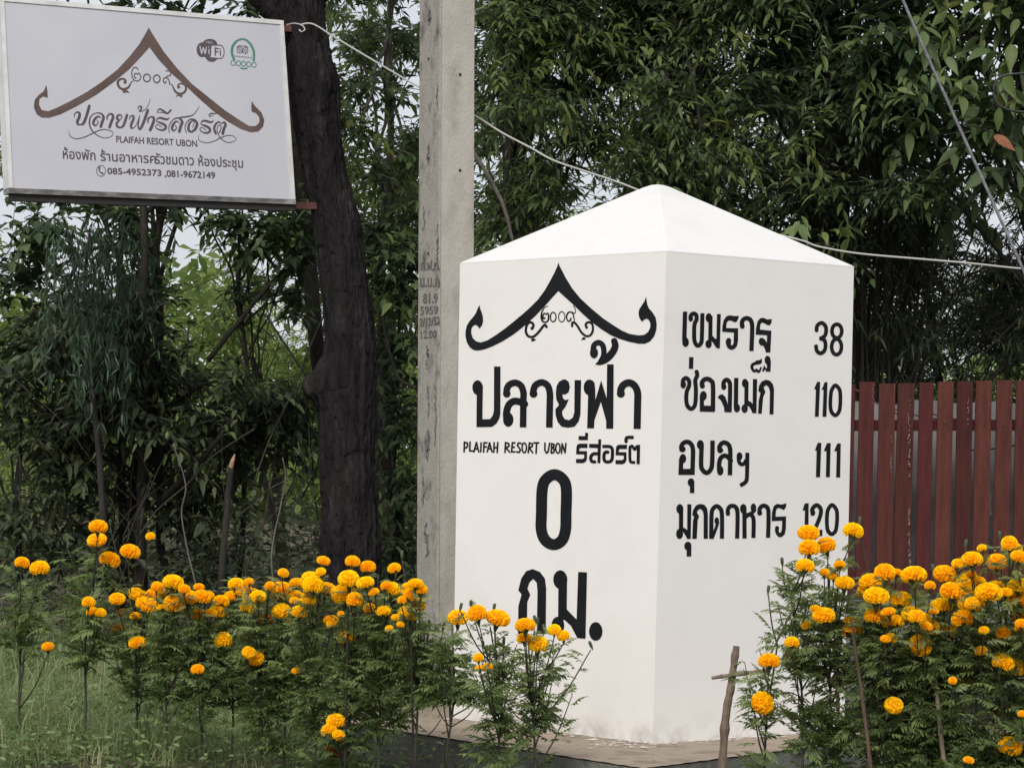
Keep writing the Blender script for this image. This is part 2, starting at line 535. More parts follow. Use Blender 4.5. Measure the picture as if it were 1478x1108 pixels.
M['lf_dark'] = leaf_mat('dark_glossy_leaf', (0.024, 0.046, 0.022), (0.125, 0.175, 0.07), 0.5, 0.3, spec=0.35, tip=(0.12, 0.14, 0.045))
M['lf_mid'] = leaf_mat('mid_green_leaf', (0.040, 0.070, 0.030), (0.16, 0.22, 0.08), 0.5, 0.32, spec=0.35, tip=(0.15, 0.18, 0.05))
M['lf_young'] = leaf_mat('young_yellow_green_leaf', (0.05, 0.08, 0.022), (0.12, 0.165, 0.042), 0.5, 0.35, spec=0.35, tip=(0.17, 0.15, 0.05))
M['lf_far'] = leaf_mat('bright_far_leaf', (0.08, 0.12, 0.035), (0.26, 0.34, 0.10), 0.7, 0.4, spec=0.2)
M['lf_weep'] = leaf_mat('weeping_leaf', (0.025, 0.055, 0.032), (0.095, 0.16, 0.085), 0.5, 0.35)
M['lf_thicket'] = leaf_mat('thicket_leaf', (0.019, 0.031, 0.017), (0.092, 0.118, 0.055), 0.55, 0.25, spec=0.3, tip=(0.09, 0.10, 0.04))
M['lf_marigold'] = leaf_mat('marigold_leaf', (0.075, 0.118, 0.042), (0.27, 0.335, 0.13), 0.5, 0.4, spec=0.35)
M['lf_weed'] = leaf_mat('weed_leaf', (0.075, 0.125, 0.045), (0.27, 0.35, 0.15), 0.5, 0.4, spec=0.4)
M['stem_marigold'] = noise_mat('marigold_stem', [(0.03, 0.04, 0.022), (0.055, 0.045, 0.03)], 14, 4, 0.6, 0.2, 60)
M['calyx'] = noise_mat('green_calyx', [(0.03, 0.055, 0.02), (0.06, 0.09, 0.035)], 40, 4, 0.5, 0.2, 60)
M['grass'] = leaf_mat('grass_blade', (0.09, 0.135, 0.045), (0.28, 0.34, 0.15), 0.6, 0.4, tip=(0.42, 0.39, 0.24))
M['litter'] = base_mat('white_plastic', (0.5, 0.52, 0.54), 0.4)
def petal_mat():
    m = leaf_mat('orange_petal', (0.93, 0.44, 0.005), (1.0, 0.70, 0.012), 0.6, 0.35, 0.12, tip=(1.0, 0.80, 0.03))
    return m
M['petal'] = petal_mat()
_m = M['petal']
_r = [n for n in _m.node_tree.nodes if n.type == 'VALTORGB'][0]
_oi = N(_m, 'ShaderNodeObjectInfo')
_mr = N(_m, 'ShaderNodeMapRange')
_mr.inputs['To Min'].default_value, _mr.inputs['To Max'].default_value = 0.495, 0.517
_h = N(_m, 'ShaderNodeHueSaturation')
L(_m, _oi.outputs['Random'], _mr.inputs['Value'])
L(_m, _mr.outputs[0], _h.inputs['Hue'])
_tg = [l.to_socket for l in _r.outputs['Color'].links]
L(_m, _r.outputs['Color'], _h.inputs['Color'])
for _t in _tg:
    L(_m, _h.outputs[0], _t)
M['petal_old'] = leaf_mat('fading_petal', (0.35, 0.11, 0.006), (0.62, 0.28, 0.01), 0.7, 0.25, 0.2)

# ================================================================== GROUND
GZ = -0.17
def gh(x, y):
    return GZ + 0.025 * np.sin(x * 1.9 + 1) * np.cos(y * 1.3) + 0.012 * np.sin(x * 5.3) * np.sin(y * 4.1 + 2) + 0.02 * np.clip(y - 14, 0, 30) * 0.4
gx = np.concatenate([np.linspace(-300, -8, 16)[:-1], np.linspace(-8, 8, 130), np.linspace(8, 300, 16)[1:]])
gy = np.concatenate([np.linspace(-30, 6, 10)[:-1], np.linspace(6, 26, 150), np.linspace(26, 600, 24)[1:]])
GX, GY = np.meshgrid(gx, gy)
gv = np.stack([GX, GY, gh(GX, np.minimum(GY, 44))], -1).reshape(-1, 3)
ii, jj = np.meshgrid(np.arange(len(gy) - 1), np.arange(len(gx) - 1), indexing='ij')
q0 = (ii * len(gx) + jj).ravel()
g = MB().add(gv, [np.stack([q0, q0 + 1, q0 + 1 + len(gx), q0 + len(gx)], -1)]).build('ground', M['soil'], smooth=True)
tag(g, kind='structure')

# ================================================================== KILOMETRE STONE
near_b = WZ(942, 1072, 0.0)
left_b = WZ(653.5, 1034.5, 0.0)
right_b = WZ(1218.5, 1052.5, 0.0)
near_t = W(962, 362, near_b[1])
def on_plane(px, py, p, n):
    r = ray(px, py)
    return O + r * (((p - O) @ n) / (r @ n))
left_t = on_plane(664, 379.5, near_b, np.cross(near_b - left_b, near_t - near_b))
right_t = on_plane(1232.5, 384.5, near_b, np.cross(right_b - near_b, near_t - near_b))
zt = (near_t[2] + left_t[2] + right_t[2]) / 3
back_b = left_b + right_b - near_b
back_t = left_t + right_t - near_t
stone = thing('kilometre_stone', 'big white painted kilometre stone with black Thai lettering and pyramid top', 'milestone', (near_b + back_b) / 2)
def sub_wall(mb, a, b, c, d, n=14):
    """a slightly uneven plastered wall a-b-c-d (bottom, bottom, top, top)"""
    u, v = np.meshgrid(np.linspace(0, 1, n), np.linspace(0, 1, n * 2))
    p = (1 - v)[..., None] * ((1 - u)[..., None] * a + u[..., None] * b) + v[..., None] * ((1 - u)[..., None] * d + u[..., None] * c)
    i, j = np.meshgrid(np.arange(n * 2 - 1), np.arange(n - 1), indexing='ij')
    q = (i * n + j).ravel()
    mb.add(p.reshape(-1, 3), [np.stack([q, q + 1, q + n + 1, q + n], -1)])
low = np.array([0, 0, -0.02])
mb = MB()
sub_wall(mb, left_b + low, near_b + low, near_t, left_t)
sub_wall(mb, near_b + low, right_b + low, right_t, near_t)
sub_wall(mb, right_b + low, back_b + low, back_t, right_t)
sub_wall(mb, back_b + low, left_b + low, left_t, back_t)
body = mb.build('body', M['white_wall'], stone)
# pyramid cap with a blunt, softly rounded tip
apex = W(949, 262, (near_b[1] + back_b[1]) / 2)
cen = (near_t + back_t + left_t + right_t) / 4
apex = np.array([apex[0], apex[1], apex[2]])
ring = [near_t, right_t, back_t, left_t]
mb = MB()
cv = []
for k, t in enumerate([0.0, 0.0, 0.93, 0.965, 0.985]):
    for p in ring:
        q = np.array(p) + (apex - np.array(p)) * t
        if k == 0:
            q = q + norm(np.array([p[0] - cen[0], p[1] - cen[1], 0])) * 0.0008
            q[2] -= 0.003
        if k == 1:
            q = q + norm(np.array([p[0] - cen[0], p[1] - cen[1], 0])) * 0.0008
            q[2] += 0.0015
        if k >= 3:
            q[2] -= (0.003, 0.0085)[k - 3]
        cv.append(q)
cf = []
for k in range(4):
    for s in range(4):
        a, b = k * 4 + s, k * 4 + (s + 1) % 4
        cf.append((a, b, b + 4, a + 4))
cf.append((16, 17, 18, 19))
mb.add(cv, [cf])
cap = mb.build('pyramid_cap', M['white_roof'], stone)
bv = cap.modifiers.new('soft', 'BEVEL')
bv.width, bv.segments, bv.limit_method, bv.angle_limit = 0.006, 2, 'ANGLE', R(12)
LEFT = Face(near_b, np.cross(near_b - left_b, near_t - near_b))
if LEFT.n[1] > 0: LEFT.n = -LEFT.n
RIGHT = Face(near_b, np.cross(right_b - near_b, near_t - near_b))
if RIGHT.n[1] > 0: RIGHT.n = -RIGHT.n
A_ = (660, 370, 160 / 1182); B_ = (800, 370, 160 / 1182); C_ = (670, 480, 160 / 1182); D_ = (790, 480, 160 / 1182)
E_ = (660, 610, 170 / 1478); F_ = (820, 610, 120 / 1478); G_ = (730, 670, 150 / 639)
R1 = (970, 430, 160 / 1477); R2 = (970, 500, 160 / 1477); R3 = (970, 620, 160 / 1478); R4 = (970, 710, 180 / 1478)
N1 = (1140, 450, 100 / 652); N2 = (1140, 620, 100 / 652)
ab = lambda pts: [(x + 1034.3, y) for x, y in pts]
emblem = [(1080, 65), (1062, 115), (1030, 185), (985, 270), (930, 365), (860, 460), (780, 540), (700, 612), (600, 695), (500, 775), (400, 845), (320, 895),
          (250, 917), (200, 905), (165, 870), (148, 815), (150, 770), (168, 740), (195, 728), (220, 745), (237, 768), (262, 735), (275, 690), (272, 640), (258, 590),
          (243, 555), (238, 518), (215, 560), (200, 600), (170, 645), (130, 690), (100, 740), (87, 800), (88, 860), (103, 920), (135, 970), (175, 998), (220, 1003),
          (290, 990), (380, 955), (480, 905), (600, 830), (720, 735), (830, 635), (940, 520), (1010, 440), (1077, 368)] + ab(
         [(120, 440), (210, 520), (300, 610), (400, 700), (500, 775), (600, 838), (700, 880), (800, 910), (900, 930), (965, 930), (1020, 905), (1065, 850), (1088, 780),
          (1092, 720), (1080, 650), (1050, 600), (1010, 555), (990, 510), (985, 475), (979, 428), (960, 480), (930, 525), (905, 565), (898, 605), (905, 650), (922, 680),
          (938, 695), (955, 675), (985, 662), (1010, 680), (1025, 715), (1022, 760), (1000, 805), (960, 835), (900, 842), (800, 825), (720, 790), (640, 740), (520, 660),
          (400, 560), (280, 450), (190, 340), (120, 225), (80, 145), (55, 100)])
BP = M['black_paint']
painted('painted_gable', LEFT, [(A_, [('P', emblem),
    ('S', [(800, 768), (812, 735), (800, 710), (770, 702), (742, 730), (730, 790), (747, 840), (785, 858), (825, 846), (870, 802), (910, 750), (935, 728), (952, 752)], 26),
    ('E', 797, 765, 17, 18), ('E', 803, 890, 18, 15), ('P', [(810, 868), (840, 888), (808, 906)])]),
    (B_, [('S', [(190, 742), (192, 708), (215, 705), (250, 745), (290, 810), (340, 848), (385, 838), (410, 790), (408, 732), (385, 704), (352, 704), (334, 728), (345, 758)], 24),
          ('E', 344, 755, 15, 16), ('E', 315, 874, 18, 14), ('P', [(282, 888), (320, 860), (325, 888)])])], BP, stone, label='black painted Thai gable motif')
painted('painted_year', LEFT, [(A_, [('S', [(970, 528, 6), (930, 545, 9), (903, 590, 15), (895, 645, 20), (910, 690, 20), (945, 700, 16), (970, 675, 18), (972, 620, 16), (957, 603, 12), (945, 622, 10),
    (930, 604, 12), (914, 628, 14), (918, 660, 18), (936, 655, 14)], 12), ('R', 1022, 645, 30, 50, 13), ('R', 1113, 643, 34, 54, 10)]),
    (B_, [('S', [(215, 690, 8), (208, 650, 14), (197, 610, 12), (170, 592, 14), (142, 606, 16), (130, 650, 15), (148, 690, 13), (170, 680, 18), (178, 655, 12)], 12),
          ('S', [(190, 590), (215, 608), (226, 580), (216, 542), (200, 525)], 9)])], BP, stone, label='small black Thai numerals under the gable motif')
painted('painted_word', LEFT, [(C_, [
    ('E', 142, 585, 55, 78), ('P', [(100, 640), (133, 664), (130, 1006), (127, 1006), (295, 1003), (345, 965), (375, 910), (385, 860), (386, 360), (318, 360), (316, 830), (305, 880), (275, 920), (193, 922), (199, 560), (150, 520)]),
    ('S', [(458, 650), (452, 610), (480, 555), (545, 533), (605, 565), (632, 640), (631, 700), (627, 1008)], 70, 'b'), ('E', 453, 648, 40, 43),
    ('S', [(645, 760), (590, 736), (528, 730), (475, 770), (450, 850), (452, 920)], 74), ('E', 469, 925, 55, 76),
    ('S', [(742, 650), (738, 610), (765, 555), (830, 530), (890, 565), (913, 650), (912, 760), (907, 1010)], 71, 'b'), ('E', 738, 650, 42, 42)]),
    (D_, [('P', [(170, 497), (125, 520), (98, 570), (90, 640), (95, 710), (125, 768), (85, 815), (88, 880), (110, 950), (150, 1000), (220, 1012), (290, 1000), (335, 940), (352, 870), (360, 505),
                 (290, 505), (287, 850), (270, 905), (230, 932), (185, 920), (160, 880), (157, 835), (195, 785), (228, 708), (190, 718), (165, 695), (160, 655), (190, 658), (225, 635), (240, 580), (228, 525), (200, 500)]),
          ('E', 447, 583, 60, 84), ('P', [(447, 499), (480, 507), (503, 535), (510, 600), (512, 718), (573, 508), (632, 700), (637, 337), (707, 337), (702, 1022), (627, 1022), (627, 940), (570, 735), (502, 930), (497, 1018), (424, 1018), (434, 660)]),
          ('S', [(785, 650), (782, 610), (810, 558), (870, 533), (930, 565), (962, 640), (962, 760), (957, 1025)], 76, 'b'), ('E', 783, 648, 43, 44)]),
    (D_, [('E', 497, 215, 43, 58), ('S', [(488, 180), (500, 130), (545, 105), (588, 132), (602, 190), (598, 250), (565, 315)], 58),
          ('S', [(515, 335, 8), (570, 316, 56), (640, 270, 76), (700, 200, 76), (724, 140, 72), (713, 90, 68)], 60)])],
    BP, stone, label='large black painted Thai resort name')
TX = lambda t, *a: [('S', q, 21, 'l') for q in a]
painted('painted_line', LEFT, [(E_, TX('', [(88, 240), (85, 360)], [(88, 245), (125, 250), (130, 285), (115, 310), (90, 315)], [(160, 240), (155, 350), (195, 352)],
    [(208, 362), (240, 245), (268, 362)], [(222, 325), (258, 325)], [(298, 250), (294, 362)], [(335, 248), (330, 365)], [(335, 248), (372, 250)], [(332, 300), (365, 300)],
    [(375, 362), (405, 250), (435, 362)], [(388, 325), (425, 325)], [(462, 250), (458, 365)], [(508, 245), (500, 370)], [(462, 310), (503, 310)],
    [(605, 245), (598, 370)], [(605, 250), (645, 258), (650, 290), (610, 312)], [(612, 312), (655, 365)], [(690, 250), (680, 365)], [(690, 250), (722, 250)], [(685, 305), (715, 305)], [(680, 362), (720, 362)],
    [(800, 258), (770, 250), (752, 280), (775, 310), (792, 340), (775, 370), (745, 362)], [(905, 250), (890, 372)], [(905, 252), (940, 262), (942, 292), (905, 315)], [(905, 315), (945, 372)],
    [(960, 250), (1022, 250)], [(995, 250), (988, 380)], [(1100, 255), (1098, 340), (1118, 378), (1140, 360), (1158, 255)], [(1185, 258), (1178, 375)], [(1185, 260), (1215, 270), (1212, 300), (1188, 312)],
    [(1188, 312), (1218, 330), (1210, 370), (1180, 378)], [(1308, 380), (1315, 262), (1352, 375), (1362, 258)]) + [('R', 840, 312, 27, 60, 20), ('R', 1262, 318, 26, 60, 20)])], BP, stone,
    label='small black painted Latin resort name', cell=0.28)
ror = [(200, 368), (345, 368), (342, 445), (215, 445), (195, 470), (200, 500), (335, 500), (335, 640), (310, 690), (260, 715), (138, 712), (140, 640), (260, 640), (285, 620), (285, 560), (140, 557), (148, 420), (165, 385)]
painted('painted_word', LEFT, [(F_, [('P', [(185, 232), (300, 235), (300, 175), (355, 178), (350, 307), (185, 305)]), ('P', ror), ('P', [(x + 702, y + 19) for x, y in ror]),
    ('P', [(372, 372), (535, 375), (535, 290), (587, 292), (572, 715), (520, 715), (524, 448), (372, 440)]), ('S', [(530, 548), (450, 550), (408, 590), (402, 640), (425, 685), (485, 692)], 58, 'b'),
    ('S', [(608, 418), (735, 420), (780, 455), (787, 520), (785, 610), (770, 665), (735, 690), (675, 690), (640, 655), (638, 565), (665, 520), (715, 520)], 58, 'b'),
    ('S', [(1030, 342), (1030, 285), (1060, 258), (1160, 257)], 60, 'b'), ('S', [(1180, 702), (1130, 698), (1100, 660), (1098, 450), (1120, 415), (1145, 418), (1183, 470), (1222, 420), (1250, 420)], 52, 'b'),
    ('P', [(1222, 390), (1280, 390), (1272, 735), (1215, 732)])])], BP, stone, label='small blocky black Thai word')
painted('painted_numeral', LEFT, [(G_, [('S', [(300, 62), (350, 90), (372, 150), (370, 300), (367, 400), (345, 465), (295, 492), (243, 465), (218, 400), (219, 300), (224, 150), (248, 90)], 68, 'c')])], BP, stone, label='large black painted zero')
painted('painted_word', LEFT, [(G_, [('P', [(77, 772), (95, 700), (125, 655), (165, 642), (210, 660), (240, 700), (248, 760), (245, 1040), (190, 1040), (195, 780), (190, 725), (168, 702), (145, 725), (133, 762),
    (150, 800), (132, 845), (130, 960), (128, 1040), (75, 1040), (77, 870), (97, 798)]), ('E', 335, 707, 43, 57), ('S', [(350, 700), (348, 930)], 53), ('E', 320, 988, 39, 53),
    ('P', [(370, 885), (435, 952), (445, 660), (499, 662), (490, 1070), (440, 1066), (400, 990), (340, 935), (340, 880)]), ('E', 553, 1025, 41, 57)])], BP, stone, label='black Thai abbreviation for kilometre')
painted('painted_place_name', RIGHT, [(R1, [
    ('P', [(145, 182), (203, 180), (194, 520), (222, 560), (222, 600), (180, 648), (145, 610), (135, 560)]), ('E', 181, 592, 44, 57),
    ('E', 250, 275, 31, 38), ('S', [(247, 285), (247, 245), (268, 214), (300, 208), (326, 235), (326, 290), (300, 350), (295, 480), (300, 570), (325, 622), (355, 632), (385, 600), (397, 540), (405, 202)], 55, 'b'),
    ('E', 490, 262, 42, 60), ('S', [(514, 255), (510, 540)], 54), ('E', 487, 612, 42, 56), ('P', [(600, 212), (650, 214), (638, 670), (598, 668), (575, 640), (545, 590), (500, 560), (510, 470), (580, 545), (592, 540)]),
    ('P', [(890, 238), (885, 270), (860, 318), (830, 320), (790, 300), (750, 300), (728, 330), (722, 400), (882, 402), (880, 570), (865, 640), (830, 680), (790, 690), (745, 670), (720, 620), (715, 570), (735, 535), (765, 530), (790, 555),
           (785, 600), (785, 625), (805, 630), (820, 600), (826, 460), (668, 447), (672, 370), (690, 290), (730, 240), (770, 230), (830, 240)]),
    ('E', 937, 372, 31, 38), ('S', [(935, 385), (932, 320), (957, 282), (1000, 268), (1045, 290), (1066, 350), (1068, 450), (1058, 705)], 58, 'b'),
    ('P', [(1330, 280), (1325, 330), (1300, 365), (1265, 355), (1220, 328), (1190, 330), (1175, 360), (1172, 420), (1325, 435), (1310, 725), (1252, 725), (1240, 680), (1215, 630), (1185, 635), (1158, 600), (1155, 560), (1180, 530),
           (1210, 530), (1245, 560), (1262, 595), (1268, 495), (1115, 487), (1120, 400), (1140, 310), (1175, 270), (1215, 262), (1270, 285)])])], BP, stone, label='topmost black place name, beside 38')
painted('painted_place_name', RIGHT, [(R2, [('S', [(257, 140), (253, 295)], 58, 'b'),
    ('S', [(1180, 200, 40), (1120, 220, 44), (1075, 240, 40), (1064, 275, 38), (1080, 312, 36), (1105, 330, 30), (1125, 305, 26), (1150, 335, 34), (1172, 315, 28), (1185, 280, 22)], 30), ('P', [(1200, 152), (1192, 225), (1150, 240), (1100, 230), (1120, 185), (1170, 180)]),
    ('P', [(1275, 120), (1305, 140), (1318, 200), (1312, 334), (1255, 334), (1240, 300), (1225, 332), (1200, 325), (1228, 245), (1252, 290), (1265, 280), (1265, 240), (1240, 212), (1232, 170), (1250, 130)]),
    ('E', 150, 505, 37, 52), ('S', [(147, 520), (147, 450), (185, 418), (224, 450), (228, 520), (197, 600), (190, 700), (205, 785), (252, 828), (298, 795), (315, 710), (318, 560), (310, 450), (336, 385), (328, 335)], 55),
    ('S', [(402, 535), (400, 480), (430, 440), (475, 430), (520, 455), (546, 520), (545, 860)], 60, 'b'), ('E', 405, 525, 34, 34), ('E', 418, 655, 45, 63), ('P', [(370, 640), (425, 680), (426, 785), (518, 788), (572, 780), (568, 870), (370, 865)]),
    ('E', 690, 535, 34, 42), ('S', [(687, 550), (685, 490), (702, 455), (730, 442), (763, 468), (774, 540), (768, 872)], 56, 'b'), ('P', [(607, 672), (640, 640), (675, 635), (710, 670), (735, 740), (745, 800), (795, 800), (793, 875), (700, 872), (690, 800), (655, 720)]),
    ('P', [(827, 417), (885, 417), (880, 760), (905, 800), (905, 830), (865, 874), (830, 840), (822, 790)]), ('E', 865, 818, 42, 56),
    ('E', 972, 487, 40, 58), ('S', [(993, 480), (990, 760)], 54), ('E', 968, 825, 42, 57), ('P', [(1078, 432), (1135, 434), (1125, 887), (1072, 885), (1055, 840), (1025, 795), (980, 790), (1000, 712), (1050, 735), (1075, 765)]),
    ('P', [(1150, 590), (1160, 520), (1195, 465), (1250, 440), (1305, 455), (1345, 500), (1360, 570), (1352, 903), (1300, 902), (1305, 600), (1290, 540), (1255, 510), (1220, 540), (1245, 605), (1215, 670), (1195, 893), (1147, 892), (1155, 720), (1180, 615)])])],
    BP, stone, label='second black place name, beside 110')
painted('painted_place_name', RIGHT, [(R3, [('E', 140, 258, 42, 40), ('S', [(130, 275), (124, 225), (150, 178), (205, 160), (255, 190), (279, 260), (278, 400), (272, 600)], 60, 'b'), ('E', 145, 383, 44, 62),
    ('P', [(94, 375), (150, 415), (148, 520), (300, 518), (298, 600), (85, 600)]), ('E', 254, 700, 45, 54), ('P', [(240, 690), (298, 690), (298, 842), (238, 842)]),
    ('E', 378, 198, 46, 62), ('S', [(396, 195), (388, 440), (402, 525), (460, 573), (515, 530), (535, 440), (541, 142)], 60, 'b'),
    ('E', 643, 272, 40, 38), ('S', [(638, 290), (632, 230), (662, 182), (705, 170), (755, 200), (776, 270), (776, 400), (772, 605)], 60, 'b'), ('S', [(785, 410), (740, 357), (695, 345), (650, 375), (630, 440), (628, 530)], 60), ('E', 643, 543, 43, 63),
    ('E', 900, 352, 39, 53), ('S', [(887, 370), (895, 430), (930, 460), (965, 445), (985, 410)], 50), ('S', [(1005, 305), (1000, 600), (985, 690), (915, 740)], 54, 'b')])], BP, stone, label='third black place name, beside 111')
painted('painted_place_name', RIGHT, [(R4, [('E', 93, 197, 41, 57), ('S', [(108, 195), (107, 450)], 50), ('E', 90, 492, 41, 61), ('P', [(182, 142), (230, 142), (222, 553), (180, 552), (165, 520), (130, 465), (85, 440), (112, 402), (165, 435), (180, 450)]),
    ('E', 188, 637, 42, 52), ('P', [(175, 640), (230, 640), (228, 760), (173, 760)]),
    ('P', [(240, 268), (250, 210), (285, 155), (335, 137), (385, 150), (415, 190), (425, 250), (425, 550), (375, 550), (375, 270), (365, 220), (335, 195), (305, 215), (295, 240), (322, 285), (305, 330), (293, 552), (240, 550), (248, 340), (262, 290)]),
    ('S', [(465, 552), (466, 420), (468, 280), (480, 205), (530, 164), (580, 205), (592, 280), (593, 420), (592, 550)], 50, 'b'), ('E', 530, 337, 27, 40), ('S', [(542, 360), (520, 430), (480, 535)], 36),
    ('S', [(663, 260), (663, 205), (688, 167), (730, 162), (765, 190), (777, 260), (776, 400), (772, 548)], 50, 'b'), ('E', 663, 250, 26, 30),
    ('E', 845, 195, 39, 56), ('S', [(858, 200), (859, 400), (860, 547)], 50, 'b'), ('E', 965, 185, 33, 53), ('S', [(978, 215), (930, 255), (885, 268)], 42), ('S', [(870, 290), (920, 262), (955, 285), (968, 350), (965, 540)], 49, 'b'),
    ('E', 1040, 245, 30, 31), ('S', [(1040, 255), (1038, 200), (1065, 166), (1100, 160), (1135, 190), (1144, 260), (1143, 400), (1138, 538)], 50, 'b'),
    ('P', [(1355, 130), (1350, 180), (1325, 210), (1270, 185), (1245, 190), (1232, 220), (1228, 290), (1352, 285), (1350, 430), (1335, 500), (1300, 530), (1265, 530), (1235, 500), (1218, 450), (1225, 405), (1250, 398), (1270, 415), (1265, 450), (1270, 480),
           (1290, 478), (1302, 440), (1306, 335), (1182, 342), (1185, 240), (1205, 165), (1240, 138), (1300, 145)])])], BP, stone, label='lowest black place name, beside 120')
painted('painted_numeral', RIGHT, [(N1, [('S', [(252, 184), (258, 130), (300, 103), (337, 135), (341, 190), (325, 230), (285, 250)], 36, 'b'), ('S', [(285, 250), (325, 265), (337, 315), (325, 365), (290, 389), (255, 365), (246, 312)], 36, 'b'),
    ('R', 443, 180, 46, 64, 35), ('R', 440, 328, 46, 73, 35)])], BP, stone, label='black painted 38')
painted('painted_numeral', RIGHT, [(N1, [('P', [(258, 657), (286, 658), (272, 985), (236, 985), (246, 728), (228, 725)]), ('P', [(328, 660), (355, 662), (345, 985), (308, 985), (318, 732), (298, 730), (312, 705)]),
    ('S', [(430, 690), (468, 730), (476, 790), (474, 880), (462, 940), (428, 972), (393, 940), (382, 880), (385, 790), (396, 730)], 35, 'c')])], BP, stone, label='black painted 110')
painted('painted_numeral', RIGHT, [(N2, [('P', [(262, 122), (297, 122), (285, 445), (246, 445), (253, 195), (236, 195)]), ('P', [(350, 125), (385, 125), (377, 445), (340, 445), (345, 200), (320, 198)]),
    ('P', [(448, 128), (480, 128), (474, 448), (436, 447), (442, 200), (416, 200)])])], BP, stone, label='black painted 111')
painted('painted_numeral', RIGHT, [(N2, [('P', [(140, 692), (178, 690), (175, 995), (137, 995), (143, 758), (120, 758)]), ('E', 218, 780, 22, 28), ('S', [(214, 790), (212, 745), (250, 708), (288, 735), (292, 785), (268, 860), (238, 930), (232, 980)], 38),
    ('P', [(215, 940), (308, 940), (305, 998), (215, 998)]), ('S', [(398, 706), (438, 750), (446, 815), (442, 890), (430, 950), (396, 980), (360, 950), (350, 890), (350, 815), (360, 750)], 36, 'c')])], BP, stone, label='black painted 120')

# ================================================================== PLINTH
pn, pl_, pr_ = WZ(929, 1107, 0), WZ(440, 1032.5, 0), WZ(1290, 1061, 0)
pb_ = pl_ + pr_ - pn
plinth = thing('cement_plinth', 'low sandy cement plinth under the white kilometre stone', 'plinth', (pn + pb_) / 2)
up = np.array([0, 0, 1.0])
mb = MB()
top = [np.array(q) - up * 0.001 for q in (pn, pr_, pb_, pl_)]
n = 60
u, v = np.meshgrid(np.linspace(0, 1, n), np.linspace(0, 1, n))
P = (1 - v)[..., None] * ((1 - u)[..., None] * top[0] + u[..., None] * top[1]) + v[..., None] * ((1 - u)[..., None] * top[3] + u[..., None] * top[2])
edge = np.minimum(np.minimum(u, 1 - u), np.minimum(v, 1 - v)) > 0.02
P[..., 2] += np.where(edge, rng.normal(0, 0.0012, u.shape) - 0.002, -0.0025 * rng.random(u.shape))
i, j = np.meshgrid(np.arange(n - 1), np.arange(n - 1), indexing='ij')
q = (i * n + j).ravel()
mb.add(P.reshape(-1, 3), [np.stack([q, q + 1, q + n + 1, q + n], -1)])
mb.build('top_screed', M['cement'], plinth, smooth=True)
mb = MB()
c4 = (top[0] + top[2]) / 2
a4 = [p - norm(p - c4) * 0.006 - up * 0.007 for p in top]
mb.hexa([p - up * 0.45 for p in a4], a4)
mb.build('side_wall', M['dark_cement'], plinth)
mb = MB()                                   # dried paint drips and plaster crumbs on the screed
for k in range(150):
    if k < 70:
        t = rng.random()
        p = near_b + (left_b - near_b) * t + norm(np.cross(near_b - left_b, up)) * (0.01 + 0.1 * rng.random())
    else:
        t = rng.random()
        p = near_b + (right_b - near_b) * t + norm(np.cross(right_b - near_b, up)) * (0.01 + 0.08 * rng.random())
    if k % 3 == 0:
        p = WZ(rng.uniform(850, 945), rng.uniform(1066, 1080), 0)
    s = 0.003 + 0.006 * rng.random()
    an = np.sort(rng.random(6)) * 2 * np.pi
    rr = s * (0.6 + 0.8 * rng.random(6))
    o_ = np.stack([p[0] + np.cos(an) * rr * 1.6, p[1] + np.sin(an) * rr, np.full(6, 0.0022)], -1)
    mb.add(np.concatenate([o_, [[p[0], p[1], 0.0035]]]), [[(i, (i + 1) % 6, 6) for i in range(6)]])
mb.build('paint_drips', M['white_roof'], plinth)['kind'] = 'stuff'

# ================================================================== UTILITY POLE
DP = 13.2
pc0, pc1 = W(631, 905, DP), W(635, 0, DP)
ztop, zbot = 9.0, -0.4
def on_axis(z):
    t = (z - pc0[2]) / (pc1[2] - pc0[2])
    return pc0 + (pc1 - pc0) * t
pole = thing('utility_pole', 'tall square grey concrete utility pole with faded stencil marks beside the white stone', 'utility pole', on_axis(-0.1))
ang = R(62)
dl = np.array([-math.cos(ang), math.sin(ang), 0])       # along the left face, going back
dr = np.array([math.sin(ang), math.cos(ang), 0])        # along the right face, going back
wl, wr = 0.215, 0.185
def pole_sec(z, inset=0.0):
    k = 1.0 + 0.01 * (4 - z) * 0.6
    c = on_axis(z)
    return c, wl * k, wr * k
mb = MB()
prof = []
for z in np.linspace(zbot, ztop, 60):
    c, a, b = pole_sec(z)
    e = 0.008
    wob = rng.normal(0, 0.0001, 2)
    # corner with a small lip and a shallow recess in the right face
    pts = [c + dl * e, c + dl * 0.002 + dr * 0.002, c + dr * e, c + dr * (e + 0.004) + dl * 0.007, c + dr * (b - 0.004) + dl * 0.007, c + dr * b + dl * 0.012, c + dr * b + dl * a, c + dl * a + dr * 0.006, c + dl * (a - 0.006)]
    prof.append([p + dl * wob[0] + dr * wob[1] for p in pts])
prof = np.array(prof)
m = prof.shape[1]
i, j = np.meshgrid(np.arange(59), np.arange(m), indexing='ij')
j2 = (j + 1) % m
qq = np.stack([i * m + j, i * m + j2, (i + 1) * m + j2, (i + 1) * m + j], -1)
keep_r = np.isin(j, [2, 3, 4, 5])
mbr, mbl = MB(), MB()
mbr.add(prof.reshape(-1, 3), [qq[keep_r]])
mbl.add(prof.reshape(-1, 3), [qq[~keep_r]])
mbl.build('shaft', M['concrete'], pole)
mbr.build('side_face', M['concrete_smooth'], pole)
c0_ = on_axis(1.5)
axd = norm(on_axis(2.5) - on_axis(0.5))
PL = Face(c0_, np.cross(dl, axd)); PL.n = -PL.n if PL.n[1] > 0 else PL.n
PR = Face(c0_ + dl * 0.007, np.cross(dr, axd)); PR.n = -PR.n if PR.n[1] > 0 else PR.n
